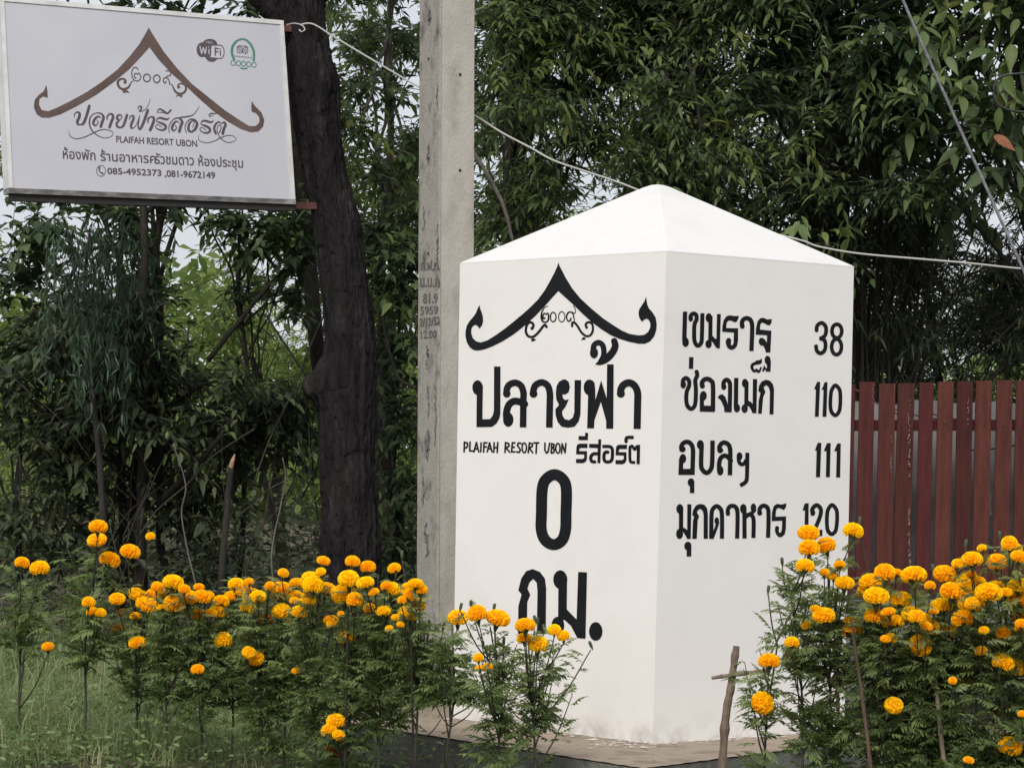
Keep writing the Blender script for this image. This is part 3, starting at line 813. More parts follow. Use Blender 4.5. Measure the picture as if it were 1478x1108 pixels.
def disc_hole(face, px, py, r, name='bolt_hole'):
    c = face.at(px, py, 0.0012)
    side = norm(np.cross(face.n, up))
    an = np.linspace(0, 2 * np.pi, 14, endpoint=False)
    ringo = np.array([c + side * math.cos(t) * r + up * math.sin(t) * r + face.n * 0.001 for t in an])
    ringi = np.array([c + side * math.cos(t) * r * 0.75 + up * math.sin(t) * r * 0.75 + face.n * 0.0004 for t in an])
    k = np.arange(14)
    MB().add(np.concatenate([ringo, ringi, [c]]), [[(a, (a + 1) % 14, 14 + (a + 1) % 14, 14 + a) for a in k], [(14 + a, 14 + (a + 1) % 14, 28) for a in k]]).build(name, M['hole'], pole)
for px, py in ((619, 29), (618.5, 85), (619, 229), (618, 366), (618, 511), (617, 649)):
    disc_hole(PL, px, py, 0.0075)
for px, py in ((664, 108), (664, 246)):
    disc_hole(PR, px, py, 0.007)
for x_, y0_, y1_, w_, n_ in ((619, 14, 36, 2.2, 8), (618, 210, 236, 2.6, 9), (617, 498, 532, 2.6, 11), (617, 560, 600, 1.8, 8), (617, 622, 662, 3.2, 12), (615, 756, 802, 3.2, 15), (631, 325, 385, 1.8, 16), (631, 120, 160, 1.2, 9), (612, 300, 330, 2.5, 7), (610, 690, 730, 2.2, 9), (629, 560, 640, 1.6, 14)):
    bl_ = []
    px_ = x_
    for yb_ in np.linspace(y0_, y1_, n_):
        px_ = x_ + 0.6 * (px_ - x_) + rng.normal(0, w_ * 0.35)
        wr_ = w_ * rng.uniform(0.25, 1.0) * (0.5 + 0.5 * math.sin(math.pi * (yb_ - y0_) / (y1_ - y0_)))
        bl_.append(('E', px_, yb_, wr_, max(wr_ * rng.uniform(0.8, 1.8), (y1_ - y0_) / n_ * 0.62)))
    painted('stain', PL, [((0, 0, 1), bl_)], M['stain'], pole, off=0.0012)
PW = (597, 360, 68 / 554)
def fs(txt, x0, y0, x1, y1, h, b=0.35):
    return font_shape(txt, (PW[0] + x0 * PW[2], PW[1] + y0 * PW[2]), (PW[0] + x1 * PW[2], PW[1] + y1 * PW[2]), h * PW[2], b)
for q_ in [fs('ก.ฟ.ภ.', 84, 246, 308, 240, 118), fs('น.น.ก', 78, 440, 300, 436, 105), fs('81.9', 112, 632, 280, 625, 110), fs('5959', 78, 765, 285, 755, 92),
    fs('2/12/52', 72, 905, 305, 880, 92), fs('12.00', 85, 1048, 268, 1035, 86)]:
    painted('stencil_mark', PL, [((0, 0, 1), [q_])], M['faded_ink'], pole, off=0.0016, cell=0.3)

# ================================================================== CHARRED TREE TRUNK
DT = 16.0
prof_t = [(-260, 330, 420), (-120, 372, 445), (-40, 380, 458), (0, 392, 464), (30, 404, 468), (60, 410, 474), (108, 414, 488), (150, 418, 491), (190, 424, 492), (253, 438, 501), (325, 452, 522), (370, 457, 528), (406, 461, 532), (450, 466, 539),
          (500, 467, 544), (551, 462, 543), (604, 461, 543), (653, 461, 543), (700, 462, 545), (734, 463, 547), (775, 462, 552), (810, 461, 551), (860, 457, 548), (930, 452, 555), (1000, 444, 566), (1040, 438, 575)]
prof_t = np.array(prof_t, float)
yy = np.linspace(-260, 1040, 420)
lx, rx = np.interp(yy, prof_t[:, 0], prof_t[:, 1]), np.interp(yy, prof_t[:, 0], prof_t[:, 2])
ns = 190
def smooth_noise(nv, nu, Nv, Nu):
    g_ = rng.normal(0, 1, (nv + 1, nu))
    v_ = np.linspace(0, nv - 1e-6, Nv)[:, None]
    u_ = np.linspace(0, nu, Nu, endpoint=False)[None]
    vi, ui = v_.astype(int), u_.astype(int)
    fv_, fu_ = v_ - vi, u_ - ui
    fv_, fu_ = fv_ * fv_ * (3 - 2 * fv_), fu_ * fu_ * (3 - 2 * fu_)
    return (g_[vi, ui % nu] * (1 - fv_) * (1 - fu_) + g_[vi + 1, ui % nu] * fv_ * (1 - fu_) + g_[vi, (ui + 1) % nu] * (1 - fv_) * fu_ + g_[vi + 1, (ui + 1) % nu] * fv_ * fu_)
bark_n = -0.05 * np.exp(-np.abs(smooth_noise(26, 26, 420, 190)) * 9) - 0.035 * np.exp(-np.abs(smooth_noise(60, 44, 420, 190)) * 7) + 0.012 * smooth_noise(90, 60, 420, 190) + 0.02 * smooth_noise(30, 12, 420, 190) - 0.03 * np.exp(-np.abs(smooth_noise(70, 9, 420, 190)) * 14)
th = np.linspace(0, 2 * np.pi, ns, endpoint=False)
ringsv = []
ridge_ph = rng.random(12) * 6.28
for k, y in enumerate(yy):
    c = W((lx[k] + rx[k]) / 2, y, DT)
    r0 = (rx[k] - lx[k]) / 2 * DT / F
    rr = np.ones(ns)
    for a in range(12):
        rr += 0.014 * np.sin((5 + a * 2) * th + ridge_ph[a] + 0.9 * np.sin(y / 90.0 + a) + (y / 400) * (a % 3 - 1))
    rr += 0.03 * np.sin(3 * th + y / 70.0) + 0.02 * np.sin(2 * th - y / 45.0 + 1) + rng.normal(0, 0.006, ns)
    kn = np.exp(-((y - 557) / 26.0) ** 2) * np.exp(-((np.angle(np.exp(1j * (th - math.pi - 0.25)))) / 0.55) ** 2) * 0.72
    kn += np.exp(-((y - 118) / 18.0) ** 2) * np.exp(-((np.angle(np.exp(1j * (th + 0.7)))) / 0.4) ** 2) * 0.14
    kn += np.exp(-((y - 405) / 16.0) ** 2) * np.exp(-((np.angle(np.exp(1j * (th + 0.9)))) / 0.3) ** 2) * 0.16
    kn += np.exp(-((y - 480) / 14.0) ** 2) * np.exp(-((np.angle(np.exp(1j * (th + 1.9)))) / 0.35) ** 2) * 0.15
    kn += np.exp(-((y - 640) / 20.0) ** 2) * np.exp(-((np.angle(np.exp(1j * (th + 1.2)))) / 0.3) ** 2) * 0.10
    kn += np.exp(-((y - 770) / 22.0) ** 2) * np.exp(-((np.angle(np.exp(1j * (th + 2.0)))) / 0.3) ** 2) * 0.10
    rr = 1 + (rr - 1) * 0.6 + bark_n[k] * 1.6
    r_ = r0 * (rr + kn) * 0.985
    ringsv.append(np.stack([c[0] + np.cos(th) * r_, c[1] + np.sin(th) * r_, np.full(ns, c[2]) + 0.008 * np.sin(4 * th + k)], -1))
ringsv = np.array(ringsv)
tree_base = W(505, 980, DT)
dead = thing('charred_tree', 'thick blackened bare tree trunk that carries the white resort sign', 'dead tree', tree_base)
i, j = np.meshgrid(np.arange(len(yy) - 1), np.arange(ns), indexing='ij')
j2 = (j + 1) % ns
MB().add(ringsv.reshape(-1, 3), [np.stack([i * ns + j, (i + 1) * ns + j, (i + 1) * ns + j2, i * ns + j2], -1).reshape(-1, 4)]).build('trunk', M['char'], dead, smooth=True)
for pts, r0, r1 in (([(440, 40), (400, 12), (360, -20), (310, -70), (250, -150)], 0.10, 0.05), ([(448, 10), (470, -40), (510, -110), (560, -190)], 0.08, 0.04), ([(430, 0), (415, -80), (380, -200)], 0.09, 0.05)):
    p = spline(np.array([W(x, y, DT + 0.05) for x, y in pts]), 6)
    MB().tube(p + rng.normal(0, 0.004, p.shape), np.linspace(r0, r1, len(p)), 14).build('limb', M['char'], dead, smooth=True)

# ================================================================== RESORT SIGN
DA, DB = 15.05, 15.75
s_tl, s_bl = W(0.5, -3.6, DA), W(13.5, 277.3, DA)
s_br = W(425.5, 293.5, DB)
s_tr = on_plane(408, 31, s_bl, np.cross(s_br - s_bl, s_tl - s_bl))
snorm = norm(np.cross(s_br - s_bl, s_tl - s_bl))
if snorm[1] > 0: snorm = -snorm
sbase = (s_bl + s_br) / 2
sign = thing('resort_sign', 'white rectangular resort sign with brown gable logo and phone numbers on the charred trunk', 'sign', sbase)
sx, sy = norm(s_br - s_bl), norm(s_tl - s_bl)
quad = lambda a, b, c, d, o: [a + snorm * o, b + snorm * o, c + snorm * o, d + snorm * o]
def lerp4(u, v):
    return (1 - v) * ((1 - u) * s_bl + u * s_br) + v * ((1 - u) * s_tl + u * s_tr)
MB().hexa(quad(lerp4(0.004, 0.005), lerp4(0.996, 0.005), lerp4(0.996, 0.995), lerp4(0.004, 0.995), -0.11), quad(lerp4(0.004, 0.005), lerp4(0.996, 0.005), lerp4(0.996, 0.995), lerp4(0.004, 0.995), -0.004)).build('box', M['sign_under'], sign)
MB().hexa(quad(lerp4(0.006, 0.009), lerp4(0.994, 0.009), lerp4(0.994, 0.991), lerp4(0.006, 0.991), -0.0035), quad(lerp4(0.006, 0.009), lerp4(0.994, 0.009), lerp4(0.994, 0.991), lerp4(0.006, 0.991), 0.0)).build('face_sheet', M['sign_face'], sign)
fu, fv = 0.012, 0.02
def bar(u0, v0, u1, v1, mat, name='frame_bar', o=0.006):
    MB().hexa(quad(lerp4(u0, v0), lerp4(u1, v0), lerp4(u1, v1), lerp4(u0, v1), -0.1), quad(lerp4(u0, v0), lerp4(u1, v0), lerp4(u1, v1), lerp4(u0, v1), o)).build(name, mat, sign)
bar(-0.002, fv + 0.002, fu, 1 - fv, M['sign_frame'])
bar(1 - fu, fv + 0.002, 1.002, 1 - fv, M['sign_frame'])
bar(-0.002, 1 - fv + 0.001, 1.002, 1.004, M['sign_frame'])
bar(-0.002, -0.006, 1.002, fv + 0.001, M['sign_trim'], 'bottom_trim')
# steel arms from the box to the trunk
for (x0, y0, x1, y1, hh) in ((407, 39, 449, 43, 9), (424, 296, 466, 297, 10)):
    a, b = W(x0 - 30, y0, DB + 0.06), W(x1, y1, DB + 0.18)
    h = hh * DB / F / 2
    off = np.array([0, 0.05, 0])
    MB().hexa([a - up * h - off * 0, a - up * h + off, a + up * h + off, a + up * h], [b - up * h, b - up * h + off, b + up * h + off, b + up * h]).build('steel_arm', M['red_steel'], sign)
a, b = W(12, 284, DA + 0.012), W(426, 299.0, DB + 0.012)       # dark strip added to stand for the box's underside
h = 0.021
MB().hexa([a - up * h, a - up * h + off, a + up * h + off, a + up * h], [b - up * h, b - up * h + off, b + up * h + off, b + up * h]).build('underside_strip', M['sign_under'], sign)
SF = Face(s_bl, snorm)
S1 = (40, 30, 350 / 1478); S2 = (150, 80, 140 / 1478); S3 = (95, 140, 130 / 1478); S4 = (210, 140, 135 / 1478); S5 = (270, 40, 120 / 1478); S6 = (80, 205, 140 / 1478); S7 = (210, 205, 150 / 1478)
gable2 = [(738, 42), (715, 85), (680, 145), (620, 220), (545, 300), (450, 375), (360, 435), (260, 490), (180, 530), (125, 552), (85, 545), (68, 510), (72, 475), (95, 462), (122, 470), (120, 430), (113, 390), (98, 430), (65, 455), (42, 485),
          (38, 530), (55, 570), (85, 590), (130, 592), (200, 570), (300, 520), (420, 450), (530, 370), (620, 295), (700, 210), (742, 162), (800, 240), (880, 325), (960, 395), (1040, 470), (1130, 550), (1220, 615), (1300, 660), (1360, 680),
          (1405, 675), (1435, 645), (1442, 605), (1425, 560), (1385, 520), (1366, 490), (1362, 520), (1365, 555), (1390, 562), (1412, 590), (1412, 620), (1390, 642), (1350, 642), (1290, 605), (1200, 545), (1100, 465), (1000, 385), (910, 290), (830, 190), (785, 120), (760, 80)]
painted('printed_gable', SF, [(S1, [('P', gable2)]), (S2, [
    ('S', [(322, 410, 24), (332, 385, 26), (300, 360, 28), (255, 362, 30), (215, 395, 36), (215, 450, 36), (250, 500, 34), (310, 515, 34), (370, 490, 32), (400, 440, 20), (425, 400, 12), (450, 395, 8)], 20), ('E', 322, 410, 24, 24),
    ('P', [(275, 530), (340, 520), (395, 575), (340, 565), (300, 578)]),
    ('S', [(1005, 440, 8), (1040, 455, 14), (1080, 540, 30), (1130, 580, 32), (1200, 580, 34), (1245, 530, 34), (1245, 470, 30), (1205, 435, 26), (1150, 435, 22), (1125, 465, 20), (1138, 488, 20)], 20), ('E', 1138, 485, 22, 22),
    ('P', [(1085, 635), (1120, 600), (1190, 590), (1195, 635), (1170, 640), (1140, 615)])])], M['print_brown'], sign, cell=0.3, label='brown printed Thai gable logo')
painted('printed_year', SF, [(S2, [('S', [(520, 215), (490, 185), (450, 195), (425, 250), (430, 320), (455, 375), (510, 392), (555, 360), (560, 310), (530, 270), (510, 290), (480, 272), (465, 300), (470, 340), (490, 345)], 15),
    ('R', 655, 345, 52, 58, 18), ('R', 805, 358, 50, 58, 18), ('S', [(1000, 440), (990, 380), (960, 345), (920, 345), (905, 390), (930, 425), (948, 400)], 16), ('S', [(950, 340), (970, 315), (1010, 310), (1015, 260), (985, 235), (945, 240)], 15)])],
    M['print_dark'], sign, cell=0.25, label='Thai numerals of the year')
rr2 = [(375, 330, 12), (330, 355, 32), (240, 332, 34), (192, 342, 22), (178, 388, 14), (240, 410, 34), (310, 450, 40), (315, 500, 36), (260, 525, 28), (180, 500, 16), (160, 455, 12), (200, 440, 12), (260, 482, 10)]
painted('printed_script_name', SF, [(S3, [
    ('S', [(140, 330, 14), (145, 280, 16), (185, 250, 24), (225, 270, 40), (220, 330, 46), (190, 400, 46), (195, 445, 34), (240, 455, 22), (290, 430, 44), (340, 310, 46), (385, 150, 46)], 40),
    ('S', [(50, 555, 7), (60, 620, 10), (110, 670, 12), (200, 685, 13), (330, 650, 15), (450, 590, 17), (560, 545, 15), (660, 535, 13), (760, 570, 11), (775, 610, 9), (720, 660, 10), (620, 670, 12), (520, 630, 15), (430, 550, 20), (390, 450, 24), (395, 360, 22),
           (440, 290, 17), (520, 262, 16), (590, 282, 30), (620, 340, 44), (600, 400, 46), (575, 485, 46)], 20),
    ('S', [(515, 380, 12), (530, 420, 15), (490, 470, 22), (452, 440, 38), (470, 370, 42), (530, 320, 30), (575, 342, 12)], 20),
    ('S', [(680, 372, 16), (680, 320, 26), (720, 280, 26), (765, 290, 38), (775, 340, 44), (750, 400, 46), (718, 495, 46)], 20),
    ('S', [(890, 380, 12), (920, 330, 16), (900, 295, 22), (850, 310, 36), (845, 360, 40), (880, 385, 20), (840, 420, 36), (840, 480, 36), (900, 500, 30), (950, 460, 42), (1003, 300, 44)], 20),
    ('S', [(1040, 370, 12), (1060, 320, 18), (1105, 310, 30), (1110, 360, 40), (1070, 460, 42), (1080, 510, 30), (1120, 500, 14), (1160, 450, 13), (1210, 320, 12)], 20),
    ('S', [(1210, 310, 12), (1190, 440, 22), (1195, 510, 30), (1230, 515, 40), (1290, 380, 46), (1345, 220, 46)], 20),
    ('S', [(1185, 200, 12), (1200, 155, 18), (1240, 165, 28), (1235, 200, 26), (1205, 235, 18), (1260, 230, 15), (1320, 190, 10), (1370, 90, 8), (1380, 20, 5)], 10)]),
    (S4, [('S', [(40, 410, 16), (40, 350, 26), (85, 315, 24), (130, 330, 38), (130, 380, 44), (105, 450, 46), (75, 520, 46)], 20),
    ('S', [(185, 245, 10), (200, 205, 16), (240, 195, 26), (300, 235, 32), (345, 260, 28), (400, 210, 28)], 20), ('S', [(190, 245, 8), (260, 245, 12), (330, 260, 16)], 10),
    ('S', rr2, 20), ('S', [(x + 700, y + 45, w) for x, y, w in rr2], 20),
    ('S', [(375, 560, 14), (370, 480, 14), (400, 400, 15), (470, 340, 18), (540, 340, 26), (580, 400, 44), (560, 450, 46), (535, 545, 46)], 20), ('S', [(470, 450, 12), (490, 490, 16), (450, 535, 22), (420, 500, 38), (440, 430, 38), (490, 385, 24), (530, 410, 12)], 20),
    ('S', [(540, 360, 12), (555, 325, 22), (640, 315, 22), (740, 290, 16), (800, 230, 11), (850, 150, 6)], 10),
    ('S', [(650, 570, 11), (625, 500, 13), (640, 420, 15), (700, 360, 20), (770, 362, 30), (815, 420, 42), (790, 500, 42), (730, 550, 30), (680, 520, 40), (690, 430, 36), (740, 380, 16), (770, 400, 12), (745, 480, 12)], 20),
    ('S', [(1060, 290, 12), (1020, 310, 14), (1005, 280, 16), (1040, 260, 20), (1100, 265, 18), (1150, 240, 10)], 10),
    ('S', [(1110, 575, 40), (1085, 500, 38), (1110, 430, 36), (1160, 395, 22), (1200, 420, 16), (1240, 400, 30), (1265, 440, 42), (1240, 500, 44), (1220, 580, 44)], 20),
    ('S', [(1140, 560, 12), (1130, 500, 12), (1170, 440, 14), (1195, 480, 14), (1170, 560, 15), (1145, 575, 13), (1170, 630, 15), (1220, 680, 13), (1300, 720, 12), (1400, 700, 9), (1430, 660, 8), (1380, 615, 9), (1290, 610, 12), (1180, 650, 15), (1080, 700, 12),
           (960, 725, 11), (870, 700, 10), (835, 660, 8), (845, 600, 6)], 10)])], M['print_dark'], sign, cell=0.27, label='resort name in slanted Thai script with looping swashes')
def sfs(T, txt, x0, y0, x1, y1, h, b):
    return font_shape(txt, (T[0] + x0 * T[2], T[1] + y0 * T[2]), (T[0] + x1 * T[2], T[1] + y1 * T[2]), h * T[2], b, slant=(-0.05, -1))
U = (0, 0, 1)
S8 = (90, 130, 260 / 1478)
painted('printed_line', SF, [(U, [sfs(S8, 'PLAIFAH RESORT UBON', 444, 428, 1106, 466, 52, 0.22)])], M['print_dark'], sign, cell=0.2, label='small dark Latin resort name')
for gr_ in ([sfs(S6, 'ห้องพัก', 118, 252, 612, 280, 175, 0.22)], [sfs(S6, 'ร้านอาหารค', 690, 285, 1530, 325, 168, 0.22), sfs(S7, 'รัวชมดาว', 140, 308, 690, 332, 152, 0.22)], [sfs(S7, 'ห้องประชุม', 755, 335, 1390, 366, 152, 0.22)]):
    painted('printed_words', SF, [(U, gr_)], M['print_dark'], sign, cell=0.2)
painted('printed_number', SF, [(U, [sfs(S8, '085-4952373', 372, 688, 812, 705, 50, 0.3)])], M['print_dark'], sign, cell=0.2)
painted('printed_number', SF, [(U, [sfs(S8, ',081-9672149', 842, 710, 1254, 726, 52, 0.3)])], M['print_dark'], sign, cell=0.2)
painted('printed_phone_mark', SF, [(S6, [('R', 695, 440, 68, 82, 9), ('S', [(672, 392, 30), (668, 430, 18), (690, 465, 18), (718, 478, 30)], 18)])], M['print_dark'], sign, cell=0.2, label='small telephone handset in a circle')
l_ = lambda w, *a: [('S', q, w, 'l') for q in a]
neg = lambda L_: [('-', s) for s in L_]
painted('printed_wifi_mark', SF, [(S5, [('E', 265, 395, 95, 130), ('E', 405, 300, 132, 98), ('E', 438, 495, 115, 115), ('P', [(260, 290), (440, 290), (440, 530), (260, 520)])] +
    neg([('P', [(440, 318), (585, 322), (625, 350), (645, 400), (645, 470), (625, 515), (580, 540), (405, 528), (422, 500), (430, 450), (425, 380)])]) +
    [('S', [(450, 312), (590, 314), (640, 350), (657, 410), (655, 480), (625, 535), (580, 550), (450, 538)], 15, '')] +
    neg(l_(20, [(228, 332), (258, 462), (288, 355), (322, 465), (345, 345)], [(388, 388), (392, 468)]) + [('E', 385, 345, 11, 12)] + l_(8, [(345, 275), (345, 240), (362, 240)], [(345, 256), (358, 256)], [(378, 278), (378, 242), (395, 250), (380, 262), (396, 280)],
        [(425, 245), (412, 245), (412, 282), (426, 282)], [(412, 263), (424, 263)], [(456, 250), (442, 250), (442, 286), (456, 288)], [(442, 268), (454, 268)])) +
    l_(22, [(500, 360), (503, 492)], [(500, 368), (550, 374)], [(503, 425), (545, 430)], [(590, 415), (593, 490)]) + [('E', 585, 378, 12, 13)])], M['print_dark'], sign, cell=0.16, label='dark free wireless badge')
painted('printed_review_badge', SF, [(S5, [('S', [(835, 560, 44), (800, 470, 44), (800, 380, 44), (830, 300, 44), (890, 235, 36), (980, 205, 34), (1060, 230, 36), (1130, 300, 44), (1175, 390, 44), (1190, 480, 44), (1185, 580, 44)], 44),
    ('S', [(955, 718), (1010, 732), (1065, 722)], 24)] + [('R', x, y, 38, 44, 13) for x, y in ((820, 628), (912, 636), (1003, 644), (1098, 652), (1190, 662))])], M['print_green'], sign, cell=0.16, label='green round review badge with five rings')
painted('printed_owl', SF, [(S5, [('R', 935, 398, 46, 52, 12), ('R', 1036, 408, 46, 52, 12), ('R', 935, 398, 16, 20, 9), ('R', 1036, 408, 16, 20, 9), ('S', [(885, 345), (930, 322), (985, 330), (1040, 330), (1082, 352)], 13), ('P', [(970, 425), (1000, 425), (986, 452)])] +
    [('S', [(x, 500 + (x - 850) * 0.1), (x + 9, 515 + (x - 850) * 0.1)], 10) for x in range(850, 1140, 26)])], M['print_dark'], sign, cell=0.16, label='small dark owl eyes and word in the badge')

# ================================================================== CABLES
def cable(name, pts, r, mat, label, cat, sides=8):
    p = spline(np.array([W(*q) for q in pts]), 8)
    base = p[-1]
    o = MB().tube(p, r, sides).build(name, mat, smooth=True, loc=base)
    return tag(o, label, cat)
cable('white_cable', [(414, 36, 15.7), (425, 34, 15.6), (436, 37, 15.55), (440, 43, 15.5), (435, 46, 15.5), (432, 43, 15.52)], 0.0035, M['wire_white'], 'short curl of white cable round the upper steel arm of the sign', 'cable')
cable('white_cable', [(434, 36, 15.6), (446, 34, 15.6), (458, 38, 15.55), (480, 52, 15.3), (540, 88, 14.6), (605, 126, 13.6), (650, 150, 13.6), (687, 168, 13.55), (725, 192, 13.5), (765, 213, 13.45), (800, 232, 13.4), (850, 249, 13.4), (900, 266, 13.4), (960, 290, 13.4), (1040, 318, 13.4),
      (1120, 338, 13.4), (1160, 348, 13.4), (1182, 356, 13.4), (1240, 366, 13.4), (1330, 374, 13.4), (1400, 380, 13.4), (1478, 388, 13.4), (1600, 396, 13.4), (1700, 399, 13.4)], 0.0048, M['wire_white'],
      'long thin white cable running from the sign past the pole and behind the white stone', 'cable')
cable('guy_wire', [(1220, -200, 13.0), (1303, 0, 13.0), (1390, 196, 13.0), (1478, 392, 13.0), (1760, 1020, 13.0)], 0.0072, M['wire_gray'], 'straight grey steel guy wire slanting down in front of the dark trees', 'guy wire')
cable('black_cable', [(1560, 108, 14.0), (1500, 106, 14.0), (1465, 107, 14.0), (1443, 112, 14.0), (1434, 130, 14.0), (1440, 150, 14.0), (1462, 160, 14.0), (1500, 162, 14.0), (1560, 160, 14.0)], 0.006, M['wire_black'], 'loop of black cable high among the dark leaves', 'cable')

# ================================================================== FENCE
DF = 14.3
fence = thing('picket_fence', 'dark red brown wooden picket fence with flaking paint behind the marigolds', 'fence', W(1340, 990, DF))
slats = [(1184, 1206), (1212, 1234), (1241.5, 1262), (1270, 1292), (1297.5, 1320), (1328, 1347), (1355, 1376), (1383, 1404), (1410, 1431.5), (1440, 1461.5), (1468, 1490), (1496, 1518), (1524, 1546), (1552, 1574)] + [(1580 + 28 * k, 1602 + 28 * k) for k in range(16)]
for k, (x0, x1) in enumerate(slats):
    yt = 553.5 - (k * 0.45) + rng.normal(0, 1.0)
    yb = 858 + rng.normal(0, 2)
    lean = rng.normal(0, 0.6) - 7
    x0, x1 = x0 - 0.8, x1 + 0.8
    a = [W(x0 + lean, yb, DF), W(x1 + lean, yb, DF), W(x1, yt, DF), W(x0, yt, DF)]
    tt = np.array([0, 0.018, 0])
    jit = np.array([0, rng.normal(0, 0.003), 0])
    o = MB().hexa([p + jit + tt for p in a], [p + jit for p in a]).build('slat', M['slat'], fence)
    for yn in (612, 832):
        c_ = W((x0 + x1) / 2 + rng.normal(0, 2) + lean * (yn - 553) / 305, yn + rng.normal(0, 2), DF - 0.001 + jit[1])
        MB().tube([c_, c_ - np.array([0, 0.003, 0])], 0.0032, 7).build('nail_head', M['hole'], o)
    bvl = o.modifiers.new('edge', 'BEVEL'); bvl.width = 0.0018; bvl.segments = 1
for y0, y1, x0, x1 in ((606, 622, 1180, 2030), (823, 838, 1170, 2020)):
    a = [W(x0, y1, DF + 0.03), W(x1, y1 - 2, DF + 0.03), W(x1, y0 - 2, DF + 0.03), W(x0, y0, DF + 0.03)]
    MB().hexa([p + np.array([0, 0.03, 0]) for p in a], a).build('rail', M['slat'], fence)
def flakes(face_d, lines, name, label):
    mb = MB()
    for x0, y0, x1, y1, wmax, nn in lines:
        for t in np.linspace(0, 1, nn):
            if rng.random() < 0.25:
                continue
            x, y = x0 + (x1 - x0) * t + rng.normal(0, 0.7), y0 + (y1 - y0) * t
            w = wmax * (0.3 + 0.7 * rng.random()) / 2
            hh = (y1 - y0) / nn * (0.4 + rng.random())
            pts = [W(x + a * w * (0.4 + 0.4 * rng.random()), y + b * hh * 0.5, face_d - 0.012) for a, b in ((-1, -0.6), (0.2, -1), (1, -0.4), (0.8, 0.5), (0, 1), (-0.9, 0.5))]
            mb.add(pts, [[(0, 1, 2, 3), (0, 3, 4, 5)]])
    o = mb.build(name, M['flake'], fence)
    tag(o, label, kind='stuff')
flakes(DF, [(1312, 590, 1313, 690, 4, 30), (1312, 735, 1313, 822, 5, 30), (1398, 575, 1398, 612, 4, 12), (1286, 625, 1286, 680, 1.6, 10), (1428, 700, 1430, 745, 1.6, 12), (1301, 553, 1318, 553.5, 3, 4), (1260, 556, 1261, 592, 1.4, 8), (1290, 556, 1291, 600, 1.2, 8),
            (1384, 555, 1403, 554, 3, 5), (1441, 552.5, 1460, 552, 3, 5), (1460, 556, 1460, 620, 1.3, 12), (1313, 560, 1314, 590, 2, 6)], 'paint_flakes', 'pale patches where the fence paint has flaked off')
gw = thing('sheet_wall', 'low grey weathered wall standing behind the red brown fence', 'wall', W(1380, 985, DF + 0.5))
wall_sheets = [(1150 + 74 * k, 1222 + 74 * k) for k in range(13)]
for k, (x0, x1) in enumerate(wall_sheets):
    a = [W(x0, 905, DF + 0.45), W(x1, 905, DF + 0.45), W(x1, 580 + rng.normal(0, 2), DF + 0.45), W(x0, 580 + rng.normal(0, 2), DF + 0.45)]
    MB().hexa([p + np.array([0, 0.012, 0]) for p in a], a).build('panel', M['gray_wall'], gw)
a = [W(1140, 1010, DF - 0.02), W(2110, 1010, DF - 0.02), W(2110, 868, DF - 0.02), W(1140, 866, DF - 0.02)]
MB().hexa([p + np.array([0, 0.14, 0]) for p in a], a).build('footing', M['gray_wall'], gw)
mb = MB()
for (x0, y0, x1, y1) in ((1232, 560, 1300, 600), (1290, 590, 1360, 606), (1340, 596, 1410, 608), (1400, 650, 1478, 640)):
    mb.tube([W(x0, y0, DF + 0.2), W((x0 + x1) / 2, (y0 + y1) / 2 + 2, DF + 0.2), W(x1, y1, DF + 0.2)], 0.004, 5)
mb.build('tie_rod', M['red_steel'], fence)

